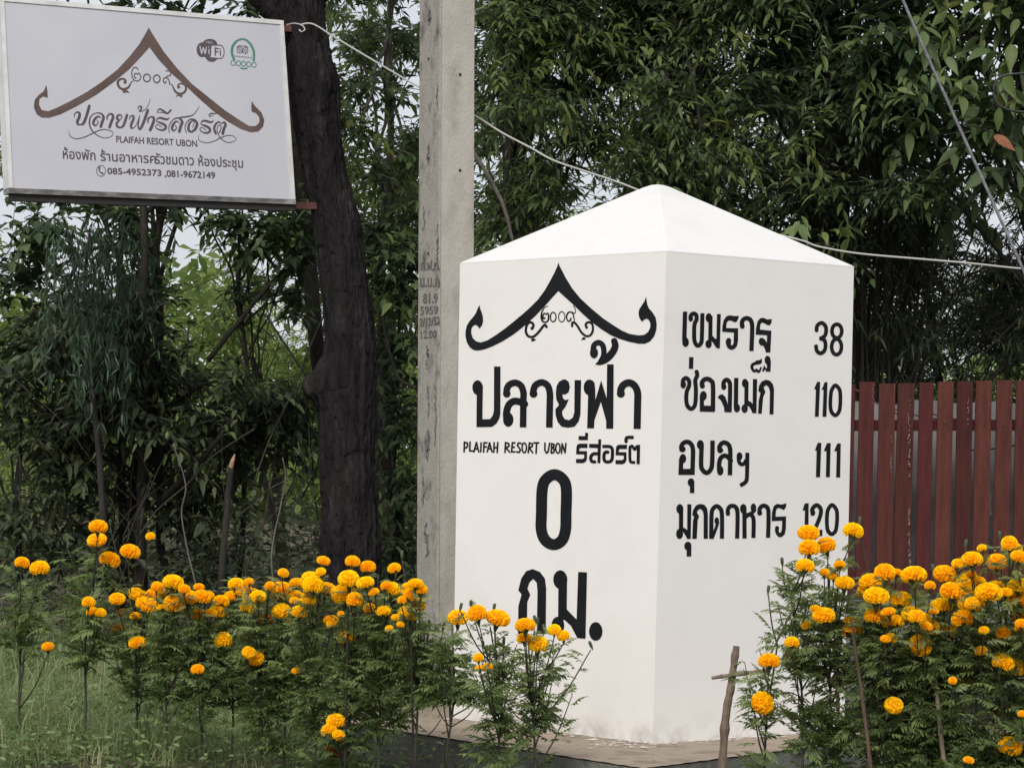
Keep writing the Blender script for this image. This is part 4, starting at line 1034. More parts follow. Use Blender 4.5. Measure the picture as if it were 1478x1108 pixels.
# ================================================================== LEAVES
def leaves(mb, pos, d, nrm, ln, wd, curl, tint, detail=True):
    """batch of folded, drooping leaves"""
    n = len(pos)
    d = norm(d)
    side = norm(np.cross(d, nrm))
    nn = np.cross(side, d)
    ln, wd, curl, tint = [np.broadcast_to(np.asarray(q, float), (n,)) for q in (ln, wd, curl, tint)]
    def at(t, s, lift):
        p = pos + d * (ln * t)[:, None] + side * (wd * s)[:, None] + nn * (wd * lift)[:, None]
        p = p.copy()
        p[:, 2] -= ln * curl * t * t
        return p
    z = np.zeros(n)
    if detail == 2:
        ts = [0.1, 0.24, 0.4, 0.57, 0.74, 0.89]
        rows = [at(z, z, z)]
        for t_ in ts:
            hw = 0.5 * (math.sin(math.pi * t_ ** 0.8) ** 0.85) * (1.0 if t_ < 0.7 else 0.92)
            rows += [at(z + t_, z - hw, z + 0.09 * hw * 2), at(z + t_, z, z - 0.08), at(z + t_, z + hw, z + 0.09 * hw * 2)]
        rows.append(at(z + 1.02, z, z))
        V = np.stack(rows, 1).reshape(-1, 3)
        b = np.arange(n)[:, None] * 20
        tri = np.concatenate([b + np.array(q) for q in ((0, 2, 1), (0, 3, 2), (16, 17, 19), (17, 18, 19))])
        q4 = []
        for r_ in range(5):
            o_ = 1 + r_ * 3
            q4 += [b + np.array((o_, o_ + 1, o_ + 4, o_ + 3)), b + np.array((o_ + 1, o_ + 2, o_ + 5, o_ + 4))]
        mb.add(V, [tri, np.concatenate(q4)], np.repeat(tint, 20))
    elif detail:
        rows = [at(z, z, z), at(z + 0.33, z, z - 0.10), at(z + 0.68, z, z - 0.10), at(z + 1, z, z), at(z + 0.30, z - 0.5, z + 0.08), at(z + 0.30, z + 0.5, z + 0.08), at(z + 0.66, z - 0.36, z + 0.05), at(z + 0.66, z + 0.36, z + 0.05)]
        V = np.stack(rows, 1).reshape(-1, 3)
        b = np.arange(n)[:, None] * 8
        tri = np.concatenate([b + np.array(q) for q in ((0, 1, 4), (0, 5, 1), (6, 2, 3), (2, 7, 3))])
        quad_ = np.concatenate([b + np.array(q) for q in ((4, 1, 2, 6), (1, 5, 7, 2))])
        mb.add(V, [tri, quad_], np.repeat(tint, 8))
    else:
        rows = [at(z, z, z), at(z + 0.45, z - 0.5, z + 0.06), at(z + 1, z, z), at(z + 0.45, z + 0.5, z + 0.06)]
        V = np.stack(rows, 1).reshape(-1, 3)
        b = np.arange(n)[:, None] * 4
        mb.add(V, [np.concatenate([b + np.array((0, 1, 2)), b + np.array((0, 2, 3))])], np.repeat(tint, 4))
    return mb
def rand_dir(n, zmin=-0.4, zmax=0.9):
    a = rng.random(n) * 2 * np.pi
    z = rng.uniform(zmin, zmax, n)
    r = np.sqrt(np.maximum(1 - z * z, 0))
    return np.stack([np.cos(a) * r, np.sin(a) * r, z], -1)
def sprigs(mb, twigs, org, d, per=8, length=0.25, leaf=0.09, wide=0.3, curl=0.35, droop=0.5, tint=(0.1, 0.6), jitter=0.25, detail=True, bright=None):
    """leafy twigs: alternate leaves along a drooping shoot"""
    n = len(org)
    d = norm(d)
    tb = rng.uniform(tint[0], tint[1], n) if bright is None else bright
    sd = norm(np.cross(d, np.array([0, 0, 1.0]) + rng.normal(0, 0.05, (n, 3))))
    LL = length * rng.uniform(0.7, 1.3, n)
    P, D_l, NN, LN, TT = [], [], [], [], []
    for k in range(per):
        t = (k + 0.6) / per
        p = org + d * (LL * t)[:, None]
        p[:, 2] -= LL * droop * t * t * 0.5
        s = 1 if k % 2 else -1
        ld = d * (0.55 + 0.5 * t) + sd * (s * rng.uniform(0.5, 1.0, n))[:, None] + rng.normal(0, jitter, (n, 3))
        ld[:, 2] -= droop * rng.uniform(0.3, 1.0, n)
        P.append(p); D_l.append(ld)
        NN.append(np.array([0, 0, 1.0]) + rng.normal(0, 0.35, (n, 3)))
        LN.append(leaf * rng.uniform(0.65, 1.25, n))
        TT.append(np.clip(tb + rng.normal(0, 0.12, n) + 0.25 * (t > 0.85), 0, 1))
    P, D_l, NN, LN, TT = [np.concatenate(q) for q in (P, D_l, NN, LN, TT)]
    leaves(mb, P, D_l, NN, LN, LN * wide * rng.uniform(0.8, 1.2, len(LN)), curl * rng.uniform(0.4, 1.4, len(LN)), TT, detail)
    if twigs is not None:
        V, Q = [], []
        w = 0.0025
        for t0, t1 in ((0.0, 0.5), (0.5, 1.0)):
            pa, pb = org + d * (LL * t0)[:, None], org + d * (LL * t1)[:, None]
            pa = pa - np.array([0, 0, 1.0]) * (LL * droop * t0 * t0 * 0.5)[:, None]
            pb = pb - np.array([0, 0, 1.0]) * (LL * droop * t1 * t1 * 0.5)[:, None]
            z = np.array([0, 0, w])
            V = np.stack([pa + z, pa - z + sd * w, pa - z - sd * w, pb + z * 0.6, pb - z * 0.6 + sd * w * 0.6, pb - z * 0.6 - sd * w * 0.6], 1).reshape(-1, 3)
            b = np.arange(n)[:, None] * 6
            twigs.add(V, [np.concatenate([b + np.array(q) for q in ((0, 1, 4, 3), (1, 2, 5, 4), (2, 0, 3, 5))])])
LEAF_SHAPES = {}
def leaf_shape(mat, wide, curl):
    key = (mat.name, wide)
    if key not in LEAF_SHAPES:
        out = []
        for q in range(5):
            mb = leaves(MB(), np.zeros((1, 3)), np.array([[1.0, 0, 0]]), np.array([[0, 0, 1.0]]), 1.0, wide * (0.85 + 0.08 * q), curl * (0.5 + 0.25 * q), 0.25 + 0.17 * q, detail=2)
            o = mb.build('leaf', mat, smooth=True)
            out.append(o.data)
            bpy.data.objects.remove(o)
        LEAF_SHAPES[key] = out
    return LEAF_SHAPES[key]
def single_leaves(parent, org, d, per, length, leaf, wide, curl, droop, mat, name='leaf'):
    """the nearest, best lit shoots: every leaf is an object of its own"""
    shapes = leaf_shape(mat, wide, curl)
    base = np.array(parent_world(parent))
    for o0, d0 in zip(org, norm(d)):
        sd = norm(np.cross(d0, [0, 0, 1.0]))
        LL = length * rng.uniform(0.8, 1.2)
        for k in range(per):
            t = (k + 0.6) / per
            p = o0 + d0 * LL * t - up * LL * droop * t * t * 0.5
            s = 1 if k % 2 else -1
            x = norm(d0 * (0.5 + 0.5 * t) + sd * s * rng.uniform(0.5, 1.0) + rng.normal(0, 0.2, 3) - up * droop * rng.uniform(0.3, 1.0))
            nn = norm(up + rng.normal(0, 0.35, 3))
            y = norm(np.cross(nn, x))
            z = np.cross(x, y)
            sc = leaf * rng.uniform(0.7, 1.2)
            o = bpy.data.objects.new(name, shapes[int(rng.integers(5))])
            COL.objects.link(o)
            o.parent = parent
            mtx = Matrix(np.column_stack([x * sc, y * sc, z * sc]).tolist()).to_4x4()
            mtx.translation = Vector((p - base).tolist())
            o.matrix_local = mtx
def limb_path(a, b, sag=0.0, n=7, wob=0.04):
    a, b = np.asarray(a, float), np.asarray(b, float)
    t = np.linspace(0, 1, n)[:, None]
    p = a + (b - a) * t
    p[:, 2:3] += sag * np.sin(t * np.pi)
    p[1:-1] += rng.normal(0, wob, (n - 2, 3)) * np.linalg.norm(b - a) * 0.3
    return spline(p, 3)

def tree(name, label, cat, base_px, base_d, clumps, leaf=0.09, wide=0.3, curl=0.35, droop=0.5, mat='lf_dark', bark='bark', per=8, length=0.26, tint=(0.05, 0.6), trunk_r=0.05, n_mul=1.0, detail=True, young=None, fork=0.35, group=None):
    """clumps: (px, py, depth, radius x px, radius y px, radius depth m, number of shoots)"""
    b = W(base_px, 900, base_d)
    b[2] = gh(b[0], b[1]) - 0.05
    t = thing(name, label, cat, b, group)
    cs = [(W(x, y, d), rx * d / F, ry * d / F, rd, n) for x, y, d, rx, ry, rd, n in clumps]
    wood, top_ = MB(), np.mean([c[0] for c in cs], 0)
    fk = b + (top_ - b) * fork
    fk[2] = b[2] + (top_[2] - b[2]) * fork
    crown_top = max(cs, key=lambda c: c[0][2])[0]
    tp = limb_path(b, fk, 0, 8, 0.02)
    tp2 = limb_path(fk, crown_top, 0, 8, 0.03)
    wood.tube(np.concatenate([tp, tp2[1:]]), np.concatenate([np.linspace(trunk_r, trunk_r * 0.75, len(tp)), np.linspace(trunk_r * 0.75, trunk_r * 0.2, len(tp2) - 1)]), 9)
    wood.build('trunk', M[bark], t, smooth=True)
    br, cr_mb, tw = MB(), MB(), MB()
    for ci_, (c, rx, ry, rd, n) in enumerate(cs):
        src = tp2[int(np.clip((len(tp2) - 1) * (0.2 + 0.6 * rng.random()), 0, len(tp2) - 1))] if c[2] > fk[2] else fk
        if detail or ci_ < 10:
            br.tube(limb_path(src, c, 0.05, 6, 0.05), np.linspace(trunk_r * (0.35 if detail else 0.12), 0.006 if detail else 0.002, 16), 5)
        n = int(n * n_mul)
        u = rand_dir(n, -1, 1) * (rng.random(n) ** 0.45)[:, None]
        org = c + u * np.array([rx, rd, ry])
        d = norm(u * np.array([1, 1, 0.6]) + rng.normal(0, 0.35, (n, 3)) + np.array([0, -0.25, 0.1]))
        sprigs(cr_mb, tw, org - d * length * 0.5, d, per, length, leaf, wide, curl, droop, tint, detail=detail)
    br.build('branches', M[bark], t, smooth=True)['kind'] = 'stuff'
    c_ = cr_mb.build('crown', M[mat], t)
    c_['kind'] = 'stuff'
    tw.build('twigs', M[bark], t)['kind'] = 'stuff'
    if young:
        for (x, y, d, nsh, spread, lf_, ym) in young:
            org = W(x, y, d) + rng.normal(0, 1, (nsh, 3)) * np.array([spread * d / F, 0.08, spread * 0.6 * d / F])
            dd = norm(rng.normal(0, 0.6, (nsh, 3)) + np.array([0.3, -0.5, 0.0]))
            single_leaves(t, org, dd, 7, lf_ * 2.8, lf_, wide, curl, droop + 0.15, M[ym])
    return t

def scatter(x0, x1, y0, y1, d0, d1, n, rpx=(50, 80), shoots=22, keep=None):
    out = []
    k = 0
    while len(out) < n and k < n * 30:
        k += 1
        x, y = rng.uniform(x0, x1), rng.uniform(y0, y1)
        if keep is not None and not keep(x, y):
            continue
        r = rng.uniform(*rpx)
        out.append((x, y, rng.uniform(d0, d1), r, r * rng.uniform(0.55, 0.85), 0.3, int(shoots * rng.uniform(0.7, 1.3))))
    return out

# ---- right: tall broad-leaved trees with long drooping leaves
tree('broadleaf_tree', 'bushy tree with long drooping leaves just right of the concrete pole', 'tree', 745, 16.4,
     scatter(700, 850, -260, 340, 15.2, 17.4, 40, (45, 75), 30) + [(735, 40, 15.6, 40, 60, 0.3, 26), (720, 300, 16, 30, 60, 0.3, 26), (700, 200, 17, 24, 40, 0.3, 14)],
     leaf=0.07, n_mul=2.1, mat='lf_mid', tint=(0.0, 0.95), young=[(748, 110, 15.0, 5, 22, 0.07, 'lf_young'), (800, 80, 15.0, 4, 18, 0.07, 'lf_young'), (760, 180, 15.1, 5, 30, 0.068, 'lf_young'), (870, 45, 15.1, 4, 22, 0.068, 'lf_young'), (740, 20, 15.2, 3, 18, 0.068, 'lf_young')])
tree('broadleaf_tree', 'dark dense tree rising behind the pointed top of the white stone', 'tree', 960, 17.0,
     scatter(860, 1080, -280, 320, 15.4, 17.9, 54, (50, 80), 30), leaf=0.07, n_mul=2.1, mat='lf_mid', tint=(0.0, 0.85), trunk_r=0.06,
     young=[(930, 60, 15.1, 4, 30, 0.068, 'lf_young'), (900, 150, 15.2, 3, 26, 0.068, 'lf_young'), (1020, 60, 15.2, 4, 30, 0.068, 'lf_young'), (1000, 180, 15.2, 4, 30, 0.09, 'lf_young'), (1065, 200, 15.0, 5, 24, 0.068, 'lf_young'), (1110, 205, 15.0, 6, 26, 0.07, 'lf_young'), (1160, 200, 15.0, 6, 22, 0.07, 'lf_young')])
tree('broadleaf_tree', 'shadowy tree with broad drooping leaves above the right roof slope of the stone', 'tree', 1180, 17.0,
     scatter(1080, 1300, -280, 400, 15.6, 18, 58, (50, 78), 24), leaf=0.074, n_mul=2.0, wide=0.34, mat='lf_dark', tint=(0.0, 0.8), trunk_r=0.06,
     young=[(1200, 290, 14.9, 3, 16, 0.10, 'lf_mid'), (1180, 330, 14.9, 2, 10, 0.10, 'lf_mid'), (1140, 60, 15.2, 3, 30, 0.08, 'lf_mid'), (1230, 120, 15.2, 4, 36, 0.085, 'lf_mid')])
tree('large_leaf_tree', 'dark tree with large broad leaves behind the slanting guy wire', 'tree', 1500, 16.5,
     scatter(1290, 1620, -280, 120, 15.2, 17.6, 40, (50, 85), 17) + scatter(1290, 1560, 110, 300, 15.6, 17.8, 14, (40, 60), 14), leaf=0.12, wide=0.42, per=6, length=0.3, n_mul=1.15, mat='lf_dark', tint=(0.0, 0.8), trunk_r=0.045, detail=2,
     young=[(1380, 30, 14.9, 3, 26, 0.10, 'lf_mid'), (1420, 100, 14.9, 3, 26, 0.13, 'lf_dark'), (1330, 95, 14.9, 2, 20, 0.10, 'lf_mid'), (1460, 15, 14.9, 2, 12, 0.14, 'lf_young')])
o = leaves(MB(), np.array([W(1434, 196, 14.7)]), np.array([[0.9, -0.2, -0.5]]), np.array([[0, -0.8, 0.5]]), 0.125, 0.06, 0.15, 0.5, detail=2).build('dead_leaf', noise_mat('rusty_dead_leaf', [(0.16, 0.055, 0.02), (0.25, 0.10, 0.04)], 30, 4, 0.7, 0.2, 60), smooth=False, loc=W(1434, 196, 14.7))
tag(o, 'single rusty brown dead leaf hanging near the guy wire', 'leaf')

tree('broadleaf_tree', 'dense tree carrying on past the right end of the fence view', 'tree', 1850, 18.5,
     scatter(1640, 2250, -300, 640, 16.5, 19.5, 70, (60, 95), 26), leaf=0.09, wide=0.36, mat='lf_mid', tint=(0.0, 0.85), trunk_r=0.06, detail=False)
# ---- right: bamboo clump of thin arching stems behind the fence
bb = W(1275, 900, 17.2); bb[2] = gh(bb[0], bb[1]) - 0.05
bamboo = thing('bamboo_clump', 'clump of thin dark arching stems rising behind the red brown fence', 'bamboo', bb)
crn = MB()
for k in range(46):
    x0 = rng.normal(1262, 26)
    lean = rng.uniform(-0.25, 1.0) ** 1 * rng.uniform(60, 330)
    hgt = rng.uniform(420, 900)
    d0 = rng.uniform(16.6, 17.8)
    pts = [W(x0 + lean * t ** 1.8, 860 - hgt * (t - 0.18 * t ** 3 * abs(lean) / 330), d0 - 0.5 * t) for t in np.linspace(0, 1, 9)]
    p = spline(np.array(pts), 3)
    MB().tube(p, np.linspace(0.013, 0.004, len(p)) * rng.uniform(0.6, 1.2), 5).build('stem', M['bark'], bamboo, smooth=True)
    top = p[len(p) // 2:]
    m_ = 16
    idx = rng.integers(0, len(top), m_)
    sprigs(crn, None, top[idx] + rng.normal(0, 0.05, (m_, 3)), rand_dir(m_, -0.6, 0.4), 5, 0.16, 0.085, 0.16, 0.5, 0.6, (0.0, 0.5))
crn.build('foliage', M['lf_thicket'], bamboo)['kind'] = 'stuff'
cs = scatter(1190, 1580, 200, 660, 17.8, 19.5, 80, (45, 75), 40)
tree('fine_leaf_tree', 'fine leaved dim green tree filling the gap above the fence', 'tree', 1430, 19.0, cs, leaf=0.06, wide=0.26, per=8, length=0.2, mat='lf_thicket', tint=(0.1, 0.8), trunk_r=0.05, detail=False)
tree('fine_leaf_tree', 'lighter yellow green tree glimpsed behind the dark stems right of the stone', 'tree', 1400, 22.0, scatter(1320, 1600, 250, 640, 21, 23, 30, (40, 70), 24), leaf=0.07, wide=0.25, mat='lf_mid', tint=(0.2, 0.9), detail=False)

# ---- middle: between charred trunk and pole
tree('slender_tree', 'thin tree with a pale trunk between the charred trunk and the concrete pole', 'tree', 562, 17.5,
     [(560, 120, 17.4, 46, 36, 0.25, 24), (520, 60, 17.6, 34, 30, 0.25, 14), (575, 40, 17.6, 30, 36, 0.25, 12), (560, -60, 17.6, 70, 60, 0.4, 40), (520, 190, 17.2, 36, 30, 0.25, 18), (585, 210, 17.2, 30, 34, 0.25, 18), (545, 250, 17.3, 40, 34, 0.25, 18), (590, 300, 17.3, 24, 50, 0.25, 18)],
     leaf=0.07, wide=0.42, mat='lf_mid', bark='pale_bark', tint=(0.0, 0.6), trunk_r=0.045, fork=0.6, young=[(545, 200, 16.9, 4, 20, 0.068, 'lf_young'), (510, 210, 16.9, 3, 14, 0.068, 'lf_young')])
tree('undergrowth_bush', 'dark leafy bush filling the gap left of the concrete pole', 'bush', 575, 17.2,
     [(560, 400, 16.9, 50, 60, 0.3, 40), (590, 360, 17.0, 26, 40, 0.3, 20), (570, 500, 16.9, 48, 60, 0.3, 40), (580, 600, 17.0, 44, 60, 0.3, 36), (570, 700, 17.0, 50, 60, 0.3, 36), (570, 800, 17.0, 50, 60, 0.3, 30), (545, 330, 17.2, 30, 40, 0.3, 22)],
     leaf=0.085, wide=0.38, mat='lf_dark', tint=(0.0, 0.6), young=[(555, 420, 16.5, 3, 20, 0.09, 'lf_mid'), (560, 360, 16.5, 3, 20, 0.09, 'lf_mid')])
# ---- left
tree('broadleaf_tree', 'dark tree with round leaves silhouetted against the sky under the sign', 'tree', 206, 18.0,
     [(60, 330, 17.4, 60, 40, 0.3, 34), (20, 400, 17.4, 50, 60, 0.3, 36), (30, 500, 17.4, 50, 60, 0.3, 34), (110, 430, 18, 50, 60, 0.3, 30), (196, 350, 17.6, 24, 60, 0.3, 22), (175, 310, 17.6, 30, 24, 0.3, 14), (210, 430, 17.7, 30, 50, 0.3, 22), (150, 290, 18, 60, 16, 0.3, 16),
      (240, 300, 17.8, 30, 14, 0.25, 8), (100, 250, 18, 100, 40, 0.4, 40), (250, 220, 18, 120, 50, 0.4, 60), (40, 120, 18.4, 80, 90, 0.5, 50), (200, 60, 18.4, 120, 70, 0.5, 60), (330, 100, 18.4, 80, 60, 0.5, 50), (120, -60, 18.4, 130, 60, 0.5, 50), (300, -60, 18.4, 120, 50, 0.5, 50), (210, 8, 18.2, 60, 16, 0.3, 16), (370, 10, 18.2, 40, 22, 0.3, 16)],
     leaf=0.085, wide=0.55, per=7, mat='lf_dark', tint=(0.0, 0.4), trunk_r=0.055, droop=0.35)
tree('broadleaf_tree', 'dark leafy tree between the sign and the charred trunk', 'tree', 340, 18.2,
     [(340, 315, 17.5, 50, 20, 0.3, 22), (395, 330, 17.5, 46, 30, 0.3, 30), (430, 370, 17.6, 34, 30, 0.3, 22), (385, 355, 17.8, 24, 18, 0.25, 8), (440, 300, 17.6, 40, 20, 0.3, 14), (420, 430, 17.8, 34, 40, 0.3, 14), (350, 240, 18, 80, 50, 0.4, 40), (340, 420, 18, 40, 20, 0.3, 9), (300, 310, 17.7, 16, 12, 0.2, 4)],
     leaf=0.085, wide=0.5, per=7, mat='lf_dark', tint=(0.0, 0.5), trunk_r=0.02, droop=0.35)
# weeping foliage
wb = W(140, 900, 16.4); wb[2] = gh(wb[0], wb[1]) - 0.05
weep = thing('weeping_tree', 'small tree with hanging blue green foliage below the sign', 'tree', wb)
MB().tube(limb_path(wb, W(130, 330, 16.6), 0, 8, 0.03), np.linspace(0.03, 0.008, 22), 6).build('trunk', M['bark'], weep, smooth=True)
crn, st = MB(), MB()
for k in range(130):
    x0, y0, d0 = 132 + rng.normal(0, 36), rng.uniform(305, 500), rng.uniform(16.0, 16.8)
    ln_ = rng.uniform(50, 130)
    p = spline(np.array([W(x0, y0, d0), W(x0 + rng.uniform(-12, 18), y0 + ln_ * 0.35, d0 - 0.03), W(x0 + rng.uniform(-14, 26), y0 + ln_, d0 - 0.05)]), 4)
    st.tube(p, 0.0022, 3)
    m_ = 15
    idx = rng.integers(0, len(p), m_)
    leaves(crn, p[idx] + rng.normal(0, 0.006, (m_, 3)), np.array([0, 0, -1.0]) + rng.normal(0, 0.45, (m_, 3)), rand_dir(m_), 0.075, 0.012, 0.1, rng.uniform(0, 1) * 0.7 + rng.random(m_) * 0.3)
crn.build('foliage', M['lf_weep'], weep)['kind'] = 'stuff'
st.build('shoots', M['bark'], weep)['kind'] = 'stuff'
# thicket
tree('thicket', 'dark tangled thicket left of the charred trunk', 'bush', 260, 17.6,
     scatter(60, 440, 440, 640, 16.6, 17.8, 34, (40, 62), 30, lambda x, y: not (x > 250 and y < 545)) + scatter(90, 440, 640, 860, 16.8, 18.2, 20, (40, 60), 17), leaf=0.075, wide=0.42, mat='lf_thicket', tint=(0.0, 0.85), trunk_r=0.035,
     young=[(265, 585, 16.3, 2, 8, 0.05, 'lf_mid'), (330, 620, 16.3, 2, 20, 0.055, 'lf_dark'), (380, 560, 16.4, 3, 24, 0.055, 'lf_dark'), (300, 520, 16.4, 3, 30, 0.055, 'lf_dark')])
tree('thicket', 'low dark bush at the left edge above the grass', 'bush', 20, 17.6,
     [(30, 560, 17.2, 50, 50, 0.3, 34), (10, 620, 17.4, 20, 30, 0.3, 8), (90, 600, 17.2, 40, 40, 0.3, 26), (100, 680, 17.2, 50, 50, 0.3, 30), (30, 740, 17.0, 50, 40, 0.3, 34), (80, 790, 17.0, 60, 40, 0.3, 34), (-60, 600, 17.2, 60, 150, 0.3, 70), (20, 810, 17.0, 50, 26, 0.3, 20)],
     leaf=0.075, wide=0.4, mat='lf_thicket', tint=(0.0, 1.0), trunk_r=0.03)
tw = MB()
for k in range(60):                                     # dry stems through the thicket
    x0, y0, d0 = rng.uniform(60, 600), rng.uniform(700, 880), rng.uniform(16.4, 18.4)
    if 440 < x0 < 560: d0 = rng.uniform(17, 18.5)
    a_ = rng.normal(0, 0.5)
    ln_ = rng.uniform(80, 330)
    p = [W(x0 + math.sin(a_) * ln_ * t + rng.normal(0, 6), y0 - math.cos(a_) * ln_ * t, d0) for t in np.linspace(0, 1, 5)]
    tw.tube(spline(np.array(p), 3), rng.uniform(0.002, 0.006), 4)
for k in range(90):
    x0, y0, d0 = rng.uniform(1190, 1560), rng.uniform(300, 560), rng.uniform(17.4, 18.6)
    a_ = rng.normal(0.4, 0.7)
    ln_ = rng.uniform(80, 260)
    p = [W(x0 + math.sin(a_) * ln_ * t + rng.normal(0, 6), y0 - math.cos(a_) * ln_ * t, d0) for t in np.linspace(0, 1, 5)]
    tw.tube(spline(np.array(p), 3), rng.uniform(0.002, 0.005), 4)
tag(tw.build('dry_twigs', M['twig'], smooth=True), 'tangle of thin dry twigs through the dark undergrowth', kind='stuff')
def bare(name, label, cat, pts, r0, r1, mat, cap=None):
    p = spline(np.array([W(*q) for q in pts]), 6)
    p = p + rng.normal(0, (r0 + r1) * 0.06, p.shape)
    o = MB().tube(p, np.linspace(r0, r1, len(p)), 9).build(name, mat, smooth=True, loc=p[0])
    return tag(o, label, cat)
bare('leaning_branch', 'slanting pale branch in the thicket left of the charred trunk', 'branch', [(235, 720, 17.0), (275, 680, 16.8), (310, 640, 16.7), (345, 590, 16.7)], 0.022, 0.014, M['bark'])
bare('leaning_branch', 'thick diagonal branch crossing just below the sky gap under the sign', 'branch', [(300, 520, 17.5), (340, 470, 17.5), (390, 410, 17.5), (430, 370, 17.5)], 0.017, 0.012, M['bark'])
bare('bare_sapling', 'slim dark upright trunk under the middle of the sign', 'tree', [(200, 880, 17.2), (205, 700, 17.2), (206, 500, 17.2), (208, 330, 17.2), (200, 200, 17.3)], 0.035, 0.022, M['bark'])
bare('bare_sapling', 'slim dark trunk rising between the sky gap and the charred trunk', 'tree', [(180, 880, 17.6), (176, 650, 17.6), (172, 450, 17.6), (175, 290, 17.6)], 0.03, 0.016, M['bark'])
bare('broken_stake', 'broken dark stake with a pale split tip standing left of the charred trunk', 'stake', [(316, 900, 14.5), (322, 800, 14.5), (331, 700, 14.5), (334, 668, 14.5)], 0.018, 0.014, M['bark'])
o = MB().tube([W(333, 674, 14.5), W(336, 664, 14.49), W(339, 655, 14.5)], [0.014, 0.010, 0.002], 7).build('split_tip', M['raw_wood'], bpy.data.objects['broken_stake'])
bare('dry_vine', 'thin pale vine curling up beside the broken stake', 'vine', [(398, 870, 15.5), (392, 800, 15.5), (405, 730, 15.5), (412, 690, 15.5), (408, 660, 15.5)], 0.005, 0.003, M['pale_bark'])
bare('dry_vine', 'thin pale vine arching through the thicket left of the broken stake', 'vine', [(290, 870, 15.6), (272, 800, 15.6), (262, 740, 15.6), (268, 700, 15.6), (250, 640, 15.6)], 0.005, 0.003, M['pale_bark'])
bare('leaning_branch', 'thin dark branch bending towards the concrete pole', 'branch', [(600, 560, 16.4), (575, 545, 16.4), (560, 500, 16.4), (550, 440, 16.5)], 0.012, 0.007, M['bark'])
bare('leaning_branch', 'thin bare branch slanting down right of the concrete pole top', 'branch', [(680, 215, 15.0), (705, 255, 15.0), (728, 300, 15.0), (740, 350, 15.0)], 0.012, 0.009, M['pale_bark'])
# ---- far, sunlit growth behind
far = [(-60, 120, 600, 760, 'pale green far bush seen low at the left edge'), (230, 350, 440, 640, 'sunlit light green tree beyond the thicket under the sky gap'), (330, 480, 380, 620, 'bright far tree between the thicket and the charred trunk'), (540, 680, 330, 700, 'far light green tree behind the pole'),
       (60, 240, 480, 700, 'dull far tree behind the weeping foliage'), (690, 940, 250, 640, 'far tree hidden mostly behind the white stone'), (940, 1240, 250, 640, 'far tree seen in chinks above the right side of the stone'), (1240, 1620, 330, 640, 'far pale tree beyond the bamboo stems')]
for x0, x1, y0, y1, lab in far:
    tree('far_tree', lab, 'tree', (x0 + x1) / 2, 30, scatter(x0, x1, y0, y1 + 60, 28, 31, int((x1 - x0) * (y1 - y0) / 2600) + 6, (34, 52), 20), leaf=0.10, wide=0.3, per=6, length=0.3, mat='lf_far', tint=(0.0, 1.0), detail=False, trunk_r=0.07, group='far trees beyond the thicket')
skyhole = lambda x, y: ((x - 264) / 80) ** 2 + ((y - 335) / 84) ** 2 > 1 and not (575 < x < 625 and y < 40) and not (x < 130 and 270 < y < 330) and not (686 < x < 716 and 40 < y < 180)
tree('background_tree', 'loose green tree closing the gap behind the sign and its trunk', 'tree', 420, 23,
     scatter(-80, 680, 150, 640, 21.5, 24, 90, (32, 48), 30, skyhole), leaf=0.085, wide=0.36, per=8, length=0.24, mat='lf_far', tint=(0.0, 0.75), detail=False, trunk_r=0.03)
tree('background_tree', 'loose leafy tree behind the upper charred trunk and the pole', 'tree', 530, 22,
     scatter(455, 700, -120, 420, 20.5, 23, 46, (32, 46), 26, skyhole), leaf=0.085, wide=0.36, per=8, length=0.24, mat='lf_mid', tint=(0.1, 1.0), detail=False, trunk_r=0.05)
tree('background_tree', 'leafy tree showing between the dark crowns above the stone', 'tree', 1000, 22,
     scatter(690, 1330, -120, 520, 20.5, 23, 90, (36, 52), 24, skyhole), leaf=0.085, wide=0.34, per=8, length=0.24, mat='lf_dark', tint=(0.1, 1.0), detail=False, trunk_r=0.06)
# a closed wood much farther back, up to eye-line height
mb = MB()
n = 26000
xs_, ds_ = rng.uniform(-400, 1900, n), rng.uniform(40, 48, n)
ys_ = rng.uniform(0, 1, n) ** 0.9
pp = W(xs_, 700 - ys_ * (250 + 60 * np.sin(xs_ / 130.0) + 40 * np.sin(xs_ / 47.0 + 2)), ds_) if False else np.stack([ (xs_ - CX) / F * ds_, ds_, -0.3 + ys_ * (3.3 + 0.6 * np.sin(xs_ / 130.0) + 0.4 * np.sin(xs_ / 47.0 + 2))], -1)
leaves(mb, pp, rand_dir(n, -0.8, 0.5), rand_dir(n, 0.2, 1), rng.uniform(0.2, 0.36, n), rng.uniform(0.09, 0.16, n), 0.3, rng.random(n) * 0.6, detail=False)
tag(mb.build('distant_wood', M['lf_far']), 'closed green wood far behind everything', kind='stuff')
n = 30000
X, Y = rng.uniform(-7, 8, n), rng.uniform(16.8, 30, n)
mb = MB()
leaves(mb, np.stack([X, Y, gh(X, Y) + rng.random(n) ** 1.5 * 0.7], -1), rand_dir(n, -0.2, 0.8), rand_dir(n, 0.3, 1), rng.uniform(0.05, 0.13, n), rng.uniform(0.02, 0.05, n), 0.3, rng.random(n), detail=False)
tag(mb.build('undergrowth', M['lf_thicket']), 'knee high weeds under the trees', kind='stuff')
# the overhanging crowns above the frame
tree('broadleaf_tree', 'tall tree whose crown closes the top of the view above the charred trunk', 'tree', 505, 19.0,
     scatter(-100, 640, -700, -330, 15.5, 19.5, 34, (90, 130), 60), leaf=0.11, wide=0.4, mat='lf_dark', trunk_r=0.06, detail=False, fork=0.6)
tree('broadleaf_tree', 'tall tree whose crown closes the top of the view above the white stone', 'tree', 1290, 19.0,
     scatter(690, 1700, -760, -300, 15.0, 19.5, 50, (90, 130), 60), leaf=0.11, wide=0.4, mat='lf_dark', trunk_r=0.06, detail=False, fork=0.6)

